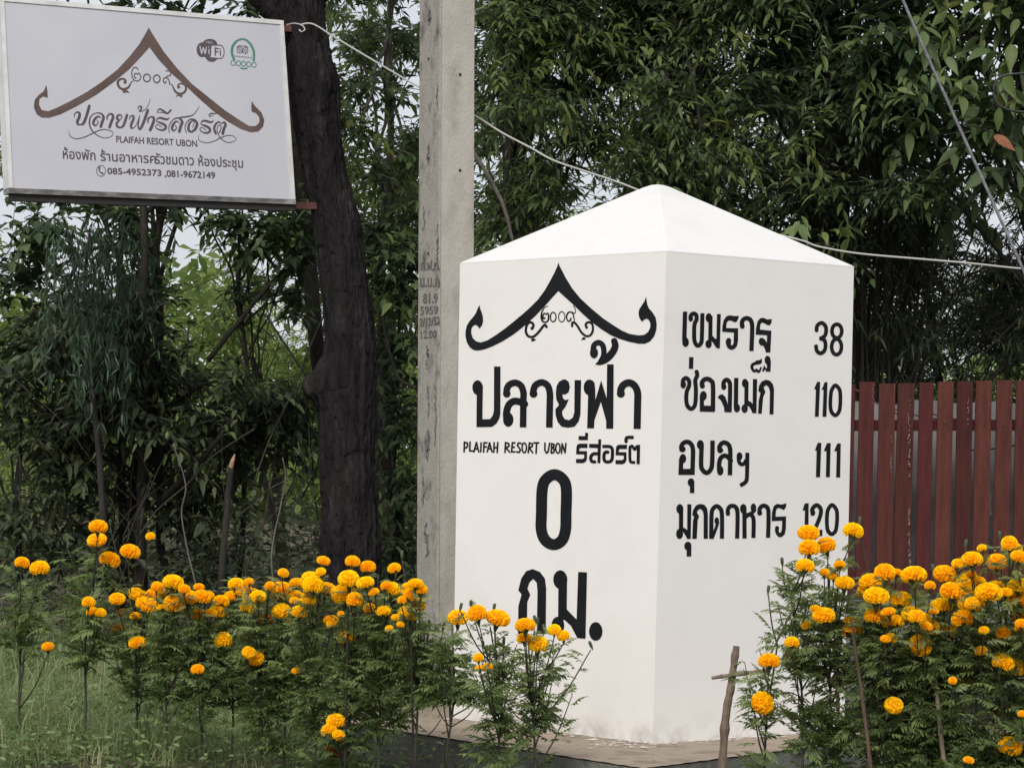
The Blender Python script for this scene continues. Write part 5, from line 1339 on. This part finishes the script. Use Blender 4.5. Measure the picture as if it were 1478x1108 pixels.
# ================================================================== GRASS AND SMALL THINGS ON THE GROUND
def grass(n, x0, x1, y0, y1, h, name, label, lean=0.35, tint=(0.1, 0.9)):
    nc = n // 14
    ci = rng.integers(0, nc, n)
    cxy = np.stack([rng.uniform(x0, x1, nc), rng.uniform(y0, y1, nc)], -1)
    ch = rng.uniform(0.35, 1.25, nc) * (0.7 + 0.5 * np.sin(cxy[:, 0] * 3.1) * np.sin(cxy[:, 1] * 2.3 + 1))
    ctint = rng.uniform(tint[0], tint[1], nc)
    X, Y = cxy[ci, 0] + rng.normal(0, 0.035, n), cxy[ci, 1] + rng.normal(0, 0.035, n)
    Hh = np.maximum(h * ch[ci], 0.02) * rng.uniform(0.5, 1.2, n)
    a = rng.random(n) * 2 * np.pi
    dv = np.stack([np.cos(a), np.sin(a), np.zeros(n)], -1)
    sd = np.stack([-np.sin(a), np.cos(a), np.zeros(n)], -1)
    b = np.stack([X, Y, gh(X, Y) - 0.01], -1)
    w = rng.uniform(0.0015, 0.0035, n)[:, None]
    le = (Hh * rng.uniform(0.05, lean * 2, n))[:, None]
    z = np.array([0, 0, 1.0])
    m1 = b + dv * le * 0.35 + z * (Hh * 0.6)[:, None]
    tp = b + dv * le * 1.2 + z * (Hh * (1 - 0.25 * rng.random(n)))[:, None]
    V = np.stack([b - sd * w, b + sd * w, m1 + sd * w * 0.8, m1 - sd * w * 0.8, tp], 1).reshape(-1, 3)
    k = np.arange(n)[:, None] * 5
    t = np.repeat(np.clip(ctint[ci] + rng.normal(0, 0.15, n), 0, 1), 5)
    return tag(MB().add(V, [k + np.array((3, 2, 4)), k + np.array((0, 1, 2, 3))], t).build(name, M['grass']), label, kind='stuff')
grass(26000, -4.0, 0.3, 11.2, 17.5, 0.13, 'grass', 'short ragged grass along the left', 0.7, (0.0, 1.0))
grass(9000, -3.2, -0.4, 12.2, 16.5, 0.42, 'tall_grass', 'tall pale grass under the thicket', 0.9, (0.2, 1.0))
grass(7000, -2.9, -0.25, 11.45, 13.4, 0.27, 'tall_grass', 'tall green grass between the marigold stems', 0.8, (0.1, 0.9))
grass(9000, -0.5, 3.2, 9.0, 13.8, 0.10, 'grass', 'short grass round the plinth and fence')
mb = MB()
n = 26000
X, Y = rng.uniform(-3.4, 0.3, n), rng.uniform(11.0, 16.5, n)
leaves(mb, np.stack([X, Y, gh(X, Y) + rng.random(n) ** 2 * (0.1 + 0.14 * np.abs(np.sin(X * 4) * np.sin(Y * 3)))], -1), rand_dir(n, -0.1, 0.7), rand_dir(n, 0.4, 1), rng.uniform(0.02, 0.055, n), rng.uniform(0.010, 0.02, n), 0.2, rng.random(n), detail=False)
tag(mb.build('ground_cover', M['lf_weed']), 'low creeping weeds between the grass', kind='stuff')
mb = MB()
cpt = W(165, 1088, 12.0)
gxx, gyy = np.meshgrid(np.linspace(-0.045, 0.045, 12), np.linspace(-0.03, 0.03, 7))
vz = 0.012 * rng.random(gxx.shape) + 0.004
vv = np.stack([cpt[0] + gxx, cpt[1] + gyy, gh(cpt[0], cpt[1]) + 0.03 + vz], -1)
i, j = np.meshgrid(np.arange(6), np.arange(11), indexing='ij')
q = (i * 12 + j).ravel()
mb.add(vv.reshape(-1, 3), [np.stack([q, q + 1, q + 13, q + 12], -1)])
tag(mb.build('plastic_scrap', M['litter'], loc=cpt), 'crumpled scrap of white plastic lying in the grass', 'litter')

# ================================================================== MARIGOLDS
def head_mesh(seed, mat='petal', flat=0.72):
    r = np.random.default_rng(seed)
    mb = MB()
    n = 170
    V, T3, T4, tt = [], [], [], []
    for k in range(n):
        f = (k + 0.5) / n
        ph = k * 2.39996
        pol = math.acos(1 - 1.62 * f)                # from the top down past the equator
        dirv = np.array([math.sin(pol) * math.cos(ph), math.sin(pol) * math.sin(ph), math.cos(pol)])
        c = dirv * np.array([0.5, 0.5, 0.5 * flat])
        out = norm(dirv * np.array([1, 1, 1.3]))
        tang = norm(np.cross(out, [math.sin(ph * 1.7), math.cos(ph * 1.3), 0.4]))
        bit = np.cross(out, tang)
        s = (0.075 + 0.055 * math.sin(pol)) * r.uniform(0.85, 1.2)
        up_ = out * s * 0.55
        p0 = c * 0.78
        p = [p0 - tang * s * 0.5, p0 + tang * s * 0.5,
             c + tang * s * 0.95 + bit * s * r.uniform(-0.1, 0.5), c + tang * s * 0.3 + up_ * 0.5 + bit * s * 0.6, c - tang * s * 0.35 + up_ * 0.4 + bit * s * 0.2, c - tang * s * 0.95 + bit * s * r.uniform(-0.1, 0.6)]
        b0 = len(V)
        V += p
        T4 += [(b0, b0 + 1, b0 + 3, b0 + 4)]
        T3 += [(b0 + 1, b0 + 2, b0 + 3), (b0, b0 + 4, b0 + 5)]
        tv = np.clip(0.45 + 0.25 * math.cos(pol) + r.normal(0, 0.16), 0, 1)
        tt += [tv * 0.7, tv * 0.7, tv, tv + 0.15, tv + 0.15, tv]
    mb.add(np.array(V), [T3, T4], np.clip(tt, 0, 1))
    # packed heart under the ruffles
    m1, m2 = 10, 14
    vv = [(0.40 * math.sin(a) * math.cos(b), 0.40 * math.sin(a) * math.sin(b), 0.40 * flat * math.cos(a)) for a in np.linspace(0.05, 2.2, m1) for b in np.linspace(0, 2 * math.pi, m2, endpoint=False)]
    qq_ = [(i * m2 + j, (i + 1) * m2 + j, (i + 1) * m2 + (j + 1) % m2, i * m2 + (j + 1) % m2) for i in range(m1 - 1) for j in range(m2)]
    mb.add(vv, [qq_], 0.25)
    o = mb.build('flower_head', M[mat])
    d = o.data
    bpy.data.objects.remove(o)
    return d
HEADS = [head_mesh(s, 'petal', fl) for s, fl in ((1, 0.74), (2, 0.80), (3, 0.88), (4, 0.68), (5, 0.78), (6, 0.84))]
HEADS_OLD = [head_mesh(11, 'petal_old', 0.7)]
def calyx_mesh():
    mb = MB()
    prof_ = [(0.0, -0.62, 0.05), (0.25, -0.5, 0.09), (0.5, -0.36, 0.13), (0.8, -0.26, 0.2), (1.0, -0.17, 0.3)]
    mb.tube([(0, 0, z) for _, z, _ in prof_], [r for _, _, r in prof_], 9)
    o = mb.build('calyx', M['calyx'], smooth=True)
    d = o.data
    bpy.data.objects.remove(o)
    return d
CALYX = calyx_mesh()
def bud_mesh():
    mb = MB()
    mb.tube([(0, 0, z) for z in (-0.8, -0.5, -0.2, 0.3, 0.62, 0.7)], [0.05, 0.12, 0.24, 0.27, 0.25, 0.12], 9)
    o = mb.build('bud', M['calyx'], smooth=True)
    d = o.data
    bpy.data.objects.remove(o)
    return d
BUD = bud_mesh()
def pinnate(mb, org, d, size, tint):
    """feathery leaf: midrib with paired narrow leaflets (unit batch, numpy)"""
    n = len(org)
    d = norm(d)
    sd = norm(np.cross(d, np.array([0, 0, 1.0]) + rng.normal(0, 0.3, (n, 3))))
    nn = np.cross(sd, d)
    size = np.broadcast_to(size, (n,))
    for k in range(6):
        t = 0.22 + 0.14 * k
        p = org + d * (size * t)[:, None]
        p[:, 2] -= size * 0.28 * t * t
        for s in (-1, 1):
            ld = d * 0.75 + sd * s * 0.85 + rng.normal(0, 0.16, (n, 3))
            ld[:, 2] -= 0.2
            l = size * (0.34 - 0.045 * abs(k - 1.8)) * rng.uniform(0.8, 1.15, n)
            leaves(mb, p, ld, nn, l, l * 0.42, 0.4, np.clip(tint + rng.normal(0, 0.08, n), 0, 1), detail=False)
    p = org + d * (size * 0.95)[:, None]
    p[:, 2] -= size * 0.28
    leaves(mb, p, d - np.array([0, 0, 0.3]), nn, size * 0.3, size * 0.08, 0.3, tint, detail=False)
    w = 0.0011
    for t0, t1 in ((0, 0.5), (0.5, 1.0)):
        pa, pb = org + d * (size * t0)[:, None], org + d * (size * t1)[:, None]
        pa = pa - np.array([0, 0, 0.28]) * (size * t0 * t0)[:, None]
        pb = pb - np.array([0, 0, 0.28]) * (size * t1 * t1)[:, None]
        V = np.stack([pa + sd * w, pa - sd * w, pb - sd * w * 0.6, pb + sd * w * 0.6], 1).reshape(-1, 3)
        mb.add(V, [np.arange(n)[:, None] * 4 + np.array((0, 1, 2, 3))], np.repeat(np.broadcast_to(tint, (n,)), 4) * 0.8)
def pin_meshes():
    out = []
    for k in range(6):
        mb = MB()
        pinnate(mb, np.zeros((1, 3)), np.array([[1.0, 0, 0.15]]), 1.0, np.array([0.15 + 0.15 * k]))
        o = mb.build('leaf', M['lf_marigold'])
        out.append(o.data)
        bpy.data.objects.remove(o)
    return out
PINS = pin_meshes()

FL = [(141.8,760,25),(139.8,779,26),(158.4,808,28),(188,796,27),(217,774,13),(32,812,20),(57,820,26),(69,933,17),(117,877,16),(128,869,18),(145,884,16),(133,883,16),(169,864,22),(181,885,20),(196,889,16),(172,909,22),(198.6,927.6,24),
(198,858,26),(221,858,20),(216,874,25),(250,840,28),(266,850,16),(233,876,12),(252,871,30),(271,862,28),(292,861,24),(286,886,20),(305,884,16),(319,868,22),(322,924,24),(285,966,18),(301,860,16),(341,843,22),(334,861,22),(364,861,26),(372,861,22),
(358,876,22),(409,827,15),(390,849,14),(405,853,32),(428,842,20),(448,834,24),(452,844,28),(470,849,26),(463,825,14),(467,809,18),(509,810,20),(531,818,21),(503,835,28),(496,857.5,33),(444,866,22),(407,882,24),(383,895,20),(418,897,12),(492,886,10),
(569,820,18),(559.5,847,20),(553,882,20),(607,851,19),(593,857.5,20),(580,866,12),(602,872,24),(586,885,22),(572,891,14),(593,889,16),(359,941,18),(369.5,949.5,22),(500,920,22),(545,922,20),(562,907,12),(561,920,14),(578,901,11),(551.5,949,25),
(427,968,12),(429,985,18),(485,1040,26),(475,1054,22),(483.5,1082,26),(489,1061,18)]
FC = [(661,891,27),(688.5,885.4,26),(719,891.5,32),(758,902,27),(756.5,921,20),(777,930,26),(800,908.7,18),(813,917.5,17),(690,949,14),(703.6,962,14),(692,964,12)]
FR = [(1167,769,29),(1168,791,28),(1192,787,26),(1162,817,25),(1190,826,14),(1202,832,12),(1212,815,16),(1219,841,26),(1231.5,766,27),(1178,879,17),(1189,888.6,30),(1164,902,15),(1228,905.6,33),(1143,927,20),(1110,954,29),(1144.5,950,30),(1183,969,25),(1100.5,1014,31),
(1256,840,30),(1277,826.5,28),(1294,827,16),(1319,830,34),(1363.5,828,30),(1383,813.5,18),(1403,807,28),(1417,791,13),(1439,811,27),(1457,784.6,22),(1466,791,18),(1471.5,803,24),(1402,829,14),(1250,853,24),(1265,860,34),(1300,865,29),(1373,853,30),(1398,844,34),(1402,866.5,38),
(1427,855,36),(1359,875,30),(1470,846,30),(1460,853,20),(1470,866,32),(1472.6,885,26),(1263,889,30),(1282,883,20),(1289,897,30),(1323,890,24),(1389,893,29),(1337.5,904,16),(1369,912.5,28),(1285,921,18),(1329,930.6,31),(1449,914,22),(1473,907,16),(1416,939,18),(1448,956,30),
(1462,962.6,32),(1395.5,979,30),(1375,982,12),(1290,1017.5,25),(1434,1027,24),(1458,1077,32),(1398,1096.6,15),(1475,1030,12),(1500,840,30),(1510,870,28),(1525,850,30),(1496,905,28),(1520,940,26),(1540,890,30)]
BUDS = [(680,872),(713,877),(727,927),(665,876),(697,931),(776,897),(785,907),(853,931),(772,894),(1109,851),(1129,811),(1241,752),(1394,785),(1443,773),(1347,820),(98,788),(159,755),(20,800),(580,800),(545,835),(340,835),(640,905),(620,900)]
OLD = {(172,909),(383,895),(545,922),(561,920),(551.5,949),(483.5,1082),(181,885),(1144.5,950),(1183,969),(1434,1027),(117,877),(429,985)}
PLANTS = [  # stem foot x, depth, label, leaves, foliage top y, foliage bottom y
 (35, 11.75, 'leftmost marigold, tall bare dark stem with two blooms held at the top', 70, 850, 960),
 (122, 11.5, 'tallest marigold of the left bed, blooms stacked high on a long thin stem', 120, 810, 1000),
 (196, 11.55, 'marigold with a loose string of blooms down its side, left part of the bed', 110, 880, 1060),
 (245, 11.35, 'marigold crowned by a dense cluster of blooms, between the grass and the broken stake', 150, 890, 1080),
 (292, 11.3, 'marigold with blooms massed at the top and one small bloom low down', 150, 890, 1090),
 (335, 11.4, 'marigold standing right under the broken stake', 150, 880, 1090),
 (375, 11.15, 'marigold with a pair of blooms nodding halfway down its side', 160, 885, 1100),
 (412, 11.2, 'marigold with one very broad bloom facing up, left of the charred trunk', 170, 880, 1110),
 (452, 11.0, 'marigold with overlapping blooms directly before the charred trunk', 190, 870, 1110),
 (500, 10.95, 'marigold in front of the charred trunk with a cluster of blooms near the ground', 190, 880, 1110),
 (548, 10.9, 'marigold between the charred trunk and the concrete pole', 170, 880, 1030),
 (596, 10.8, 'marigold with dark reddish stem in front of the concrete pole', 150, 890, 985),
 (645, 10.7, 'leafy marigold without open blooms at the foot of the pole', 80, 900, 985),
 (722, 10.35, 'marigold with three blooms in a row before the lower left corner of the stone', 95, 905, 1110),
 (778, 10.3, 'marigold in front of the black Thai letters at the foot of the stone', 100, 920, 1110),
 (1098, 9.95, 'marigold beside the forked grey stake with one low round bloom', 80, 930, 1110),
 (1160, 9.9, 'marigold rising highest against the right face of the stone', 170, 830, 1110),
 (1212, 9.95, 'marigold at the right corner of the stone under the numeral 120', 190, 830, 1110),
 (1262, 9.85, 'marigold before the first fence slats with blooms packed in two tiers', 190, 860, 1110),
 (1300, 9.9, 'marigold with one tilted oval bloom low on its side', 190, 870, 1110),
 (1338, 9.8, 'marigold before the fence with a half turned bloom', 190, 880, 1110),
 (1376, 9.85, 'marigold with a big double bloom in the middle of the right bed', 190, 860, 1110),
 (1412, 9.75, 'marigold carrying the largest blooms before the fence', 190, 860, 1110),
 (1450, 9.8, 'marigold with twin blooms side by side near the right border of the bed', 190, 840, 1110),
 (1492, 9.75, 'marigold at the right end of the bed cut by the picture edge', 190, 840, 1110),
 (1535, 9.85, 'marigold just past the right end of the fence view', 150, 850, 1110),
]
for k in range(30):                                      # smaller blooms half buried in the left bed
    FL.append((float(rng.uniform(110, 610)), float(rng.uniform(838, 900)), float(rng.uniform(13, 24))))
for k in range(14):
    FR.append((float(rng.uniform(1190, 1478)), float(rng.uniform(835, 930)), float(rng.uniform(14, 26))))
fl_all = [(x, y, w) for x, y, w in FL + FC + FR]
owner = {i: [] for i in range(len(PLANTS))}
budown = {i: [] for i in range(len(PLANTS))}
def pick(x):
    c = [i for i in range(len(PLANTS)) if i != 12]
    return min(c, key=lambda i: abs(PLANTS[i][0] - x + (8 if i in (13,) else 0)) + rng.random() * 10)
for f in fl_all:
    owner[pick(f[0])].append(f)
for b in BUDS:
    budown[pick(b[0])].append(b)
def foot(px, d):
    p = W(px, 1000, d)
    p[2] = gh(p[0], p[1]) - 0.02
    return p
for pi, (px0, dd, lab, nl, ytop, ybot) in enumerate(PLANTS):
    ft = foot(px0, dd)
    grp = 'marigolds planted round the kilometre stone'
    pl = thing('marigold_plant', lab, 'marigold', ft, grp)
    tips = []
    zt_ = W(px0, ytop, dd)[2]
    stem = MB()
    mid = ft + np.array([rng.normal(0, 0.015), rng.normal(0, 0.02), (zt_ - ft[2]) * 0.62])
    main = spline(np.array([ft, ft * 0.5 + mid * 0.5 + rng.normal(0, 0.006, 3), mid, np.array([mid[0] + rng.normal(0, 0.02), mid[1], zt_])]), 5)
    stem.tube(main, np.linspace(0.0065, 0.003, len(main)), 6)
    paths = [main]
    def branch_to(p, r=0.0026):
        k = int(np.clip(np.searchsorted(main[:, 2], p[2] - rng.uniform(0.14, 0.3)), 2, len(main) - 1))
        a = main[k]
        c = a * 0.45 + p * 0.55
        c[2] -= 0.03
        q = spline(np.array([a, c, p]), 6)
        stem.tube(q, np.linspace(0.0035, r * 0.8, len(q)), 5)
        paths.append(q)
        return q
    for (x, y, w) in owner[pi]:
        d = dd - rng.uniform(0.04, 0.24)
        if (x, y) in OLD:
            d = dd + 0.05
        c = W(x, y, d)
        s = w * d / F * 1.05
        tilt = rng.uniform(0, 0.35)
        az = rng.uniform(0, 6.28)
        if (x, y) in {(1329,930.6),(1290,1017.5),(1144.5,950),(359,941),(369.5,949.5),(1100.5,1014)}:
            tilt, az = rng.uniform(0.7, 1.1), -1.57 + rng.normal(0, 0.5)
        ax = np.array([math.sin(tilt) * math.cos(az), math.sin(tilt) * math.sin(az), math.cos(tilt)])
        q = branch_to(c - ax * s * 0.55)
        fh = bpy.data.objects.new('flower_head', random.choice(HEADS_OLD if (x, y) in OLD else HEADS))
        COL.objects.link(fh)
        fh.parent = pl
        fh.location = Vector((c - ft).tolist())
        fh.rotation_mode = 'QUATERNION'
        fh.rotation_quaternion = Vector(ax.tolist()).to_track_quat('Z', 'Y')
        fh.scale = (s, s, s * rng.uniform(0.92, 1.15))
        if (x, y) in OLD:
            fh['label'] = 'dull orange bloom past its best'
        cx_ = bpy.data.objects.new('calyx', CALYX)
        COL.objects.link(cx_)
        cx_.parent = fh
        tips.append(c)
    for (x, y) in budown[pi]:
        c = W(x, y, dd - 0.02)
        branch_to(c - up * 0.015)
        b = bpy.data.objects.new('bud', BUD)
        COL.objects.link(b)
        b.parent = pl
        b.location = Vector((c - ft).tolist())
        b.scale = (0.022, 0.022, 0.024)
        b.rotation_euler = (rng.normal(0, 0.2), rng.normal(0, 0.2), 0)
    nsh = 11 if nl > 100 else 6
    for k in range(nsh):
        yk = rng.uniform(ytop + 8, ytop + 90)
        spread = 24 if nl > 100 else 16
        branch_to(W(px0 + rng.normal(0, spread), yk, dd + rng.normal(0, 0.07)), 0.002)
    if px0 > 380 and nl >= 80:                           # low leafy side shoots
        for k in range((2 if px0 < 1180 else 6) if px0 > 1090 else 4):
            zl = ft[2] + rng.uniform(0.08, 0.42)
            j_ = int(np.clip(np.searchsorted(main[:, 2], zl), 1, len(main) - 1))
            an_ = rng.random() * 6.28
            e_ = main[j_] + np.array([math.cos(an_) * rng.uniform(0.05, 0.13), math.sin(an_) * 0.07, rng.uniform(0.05, 0.14)])
            q = spline(np.array([main[j_], main[j_] * 0.4 + e_ * 0.6 + np.array([0, 0, -0.015]), e_]), 6)
            stem.tube(q, np.linspace(0.003, 0.0018, len(q)), 5)
            paths.append(q); paths.append(q)
    stem.build('stem', M['stem_marigold'], pl, smooth=True)
    # leaves along the stem and its shoots
    zb_ = W(px0, ybot + (90 if px0 > 1090 else 30 if px0 > 380 else -20), dd)[2]
    pool = np.concatenate(paths)
    pool = pool[(pool[:, 2] > zb_) & (pool[:, 2] < zt_ + 0.12)]
    if len(pool) < 5:
        pool = main
    nleaf = int(nl * (1.5 if 1090 < px0 < 1180 else 2.6 if px0 > 1180 else 2.0 if px0 > 380 else 1.8))
    idx = rng.integers(0, len(pool), nleaf)
    org = pool[idx]
    a = rng.random(nleaf) * 2 * np.pi
    dv = np.stack([np.cos(a), np.sin(a) * 0.8, rng.uniform(-0.1, 1.2, nleaf)], -1)
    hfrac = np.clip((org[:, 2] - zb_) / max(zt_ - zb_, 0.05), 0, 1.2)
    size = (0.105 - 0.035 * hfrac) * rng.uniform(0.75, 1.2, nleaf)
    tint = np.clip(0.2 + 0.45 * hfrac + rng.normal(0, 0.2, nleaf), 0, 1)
    nsingle = min(22, nleaf // 4)
    fm = MB()
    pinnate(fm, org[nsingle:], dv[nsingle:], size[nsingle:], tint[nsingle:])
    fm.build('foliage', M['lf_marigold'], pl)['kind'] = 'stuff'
    for k in range(nsingle):
        x = norm(dv[k] + np.array([0, -0.5, 0]))
        y = norm(np.cross(up, x))
        z = np.cross(x, y)
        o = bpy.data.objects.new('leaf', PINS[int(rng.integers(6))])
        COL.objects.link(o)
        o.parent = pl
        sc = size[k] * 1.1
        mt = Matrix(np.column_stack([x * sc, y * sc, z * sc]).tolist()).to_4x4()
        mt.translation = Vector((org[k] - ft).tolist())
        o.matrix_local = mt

mb = MB()
n = 260
X, Y = rng.uniform(-2.6, 2.4, n), rng.uniform(9.9, 12.6, n)
leaves(mb, np.stack([X, Y, gh(X, Y) + 0.012], -1), rand_dir(n, -0.1, 0.15), rand_dir(n, 0.7, 1), rng.uniform(0.02, 0.05, n), rng.uniform(0.008, 0.02, n), 0.1, rng.random(n), detail=False)
n = 60
X, Y = rng.uniform(-0.7, 1.3, n), rng.uniform(10.35, 11.9, n)
dp = np.stack([X, Y, np.full(n, 0.004)], -1)
q1, q2 = (pl_ - pn)[:2], (pr_ - pn)[:2]
uv_ = np.linalg.solve(np.stack([q1, q2], 1), (dp[:, :2] - pn[:2]).T).T
dp = dp[(uv_ > 0.02).all(1) & (uv_ < 0.98).all(1)]
n = len(dp)
leaves(mb, dp, rand_dir(n, -0.02, 0.08), rand_dir(n, 0.9, 1), rng.uniform(0.012, 0.035, n), rng.uniform(0.005, 0.012, n), 0.0, rng.random(n), detail=False)
tag(mb.build('leaf_litter', leaf_mat('dry_leaf_litter', (0.06, 0.035, 0.02), (0.22, 0.13, 0.06), 0.8, 0.1)), 'scattered dry leaves on soil and plinth', kind='stuff')

# ================================================================== STAKES
def stake(label, pts, r0, r1, mat='stake', knots=()):
    p = np.array([W(*q) for q in pts])
    p = spline(p, 8) if len(p) > 2 else p[0] + (p[1] - p[0]) * np.linspace(0, 1, 22)[:, None]
    p[1:-1] += rng.normal(0, r0 * 0.05, (len(p) - 2, 3))
    r = np.linspace(r0, r1, len(p)) * (1 + 0.05 * rng.normal(0, 1, len(p)))
    for k in knots:
        j = int(k * (len(p) - 1))
        r[j] *= 1.18
    o = MB().tube(p, r, 10).build('garden_stake', M[mat], smooth=False, loc=p[0])
    return tag(o, label, 'stake')
stake('thick grey stake standing before the right face of the stone', [(1040, 1150, 10.1), (1047, 1040, 10.1), (1056, 985, 10.1), (1063, 932, 10.1)], 0.0155, 0.0125, knots=(0.3, 0.62, 0.92))
stake('short pointed stick tied across the thick grey stake', [(1112, 967, 10.06), (1060, 973, 10.07), (1027, 978, 10.08)], 0.0085, 0.0065, knots=(0.4, 0.8))
stake('brown stake rising before the right corner of the stone', [(1211, 1150, 9.9), (1209, 1000, 9.9), (1206, 858, 9.9)], 0.0075, 0.006, 'red_stake')
stake('reddish pointed stake in front of a bloom near the fence end', [(1262, 1150, 9.72), (1245, 1010, 9.72), (1228, 893, 9.72)], 0.0075, 0.004, 'red_stake')
stake('thin slanting stick left of the tallest right marigold', [(1112, 944, 9.9), (1130, 908, 9.9), (1147, 873, 9.9)], 0.0038, 0.003)
stake('reddish stake half hidden behind the half turned bloom', [(1362, 1100, 9.75), (1352, 1000, 9.75), (1344, 925, 9.75)], 0.0085, 0.006)
stake('thin red brown stake among the blooms before the charred trunk', [(497, 1150, 10.8), (500, 1000, 10.8), (503, 850, 10.8)], 0.0045, 0.004, 'bark')
stake('thin dark stake in front of the concrete pole', [(597, 1150, 10.65), (595, 1000, 10.65), (591, 865, 10.65)], 0.0045, 0.004, 'bark')
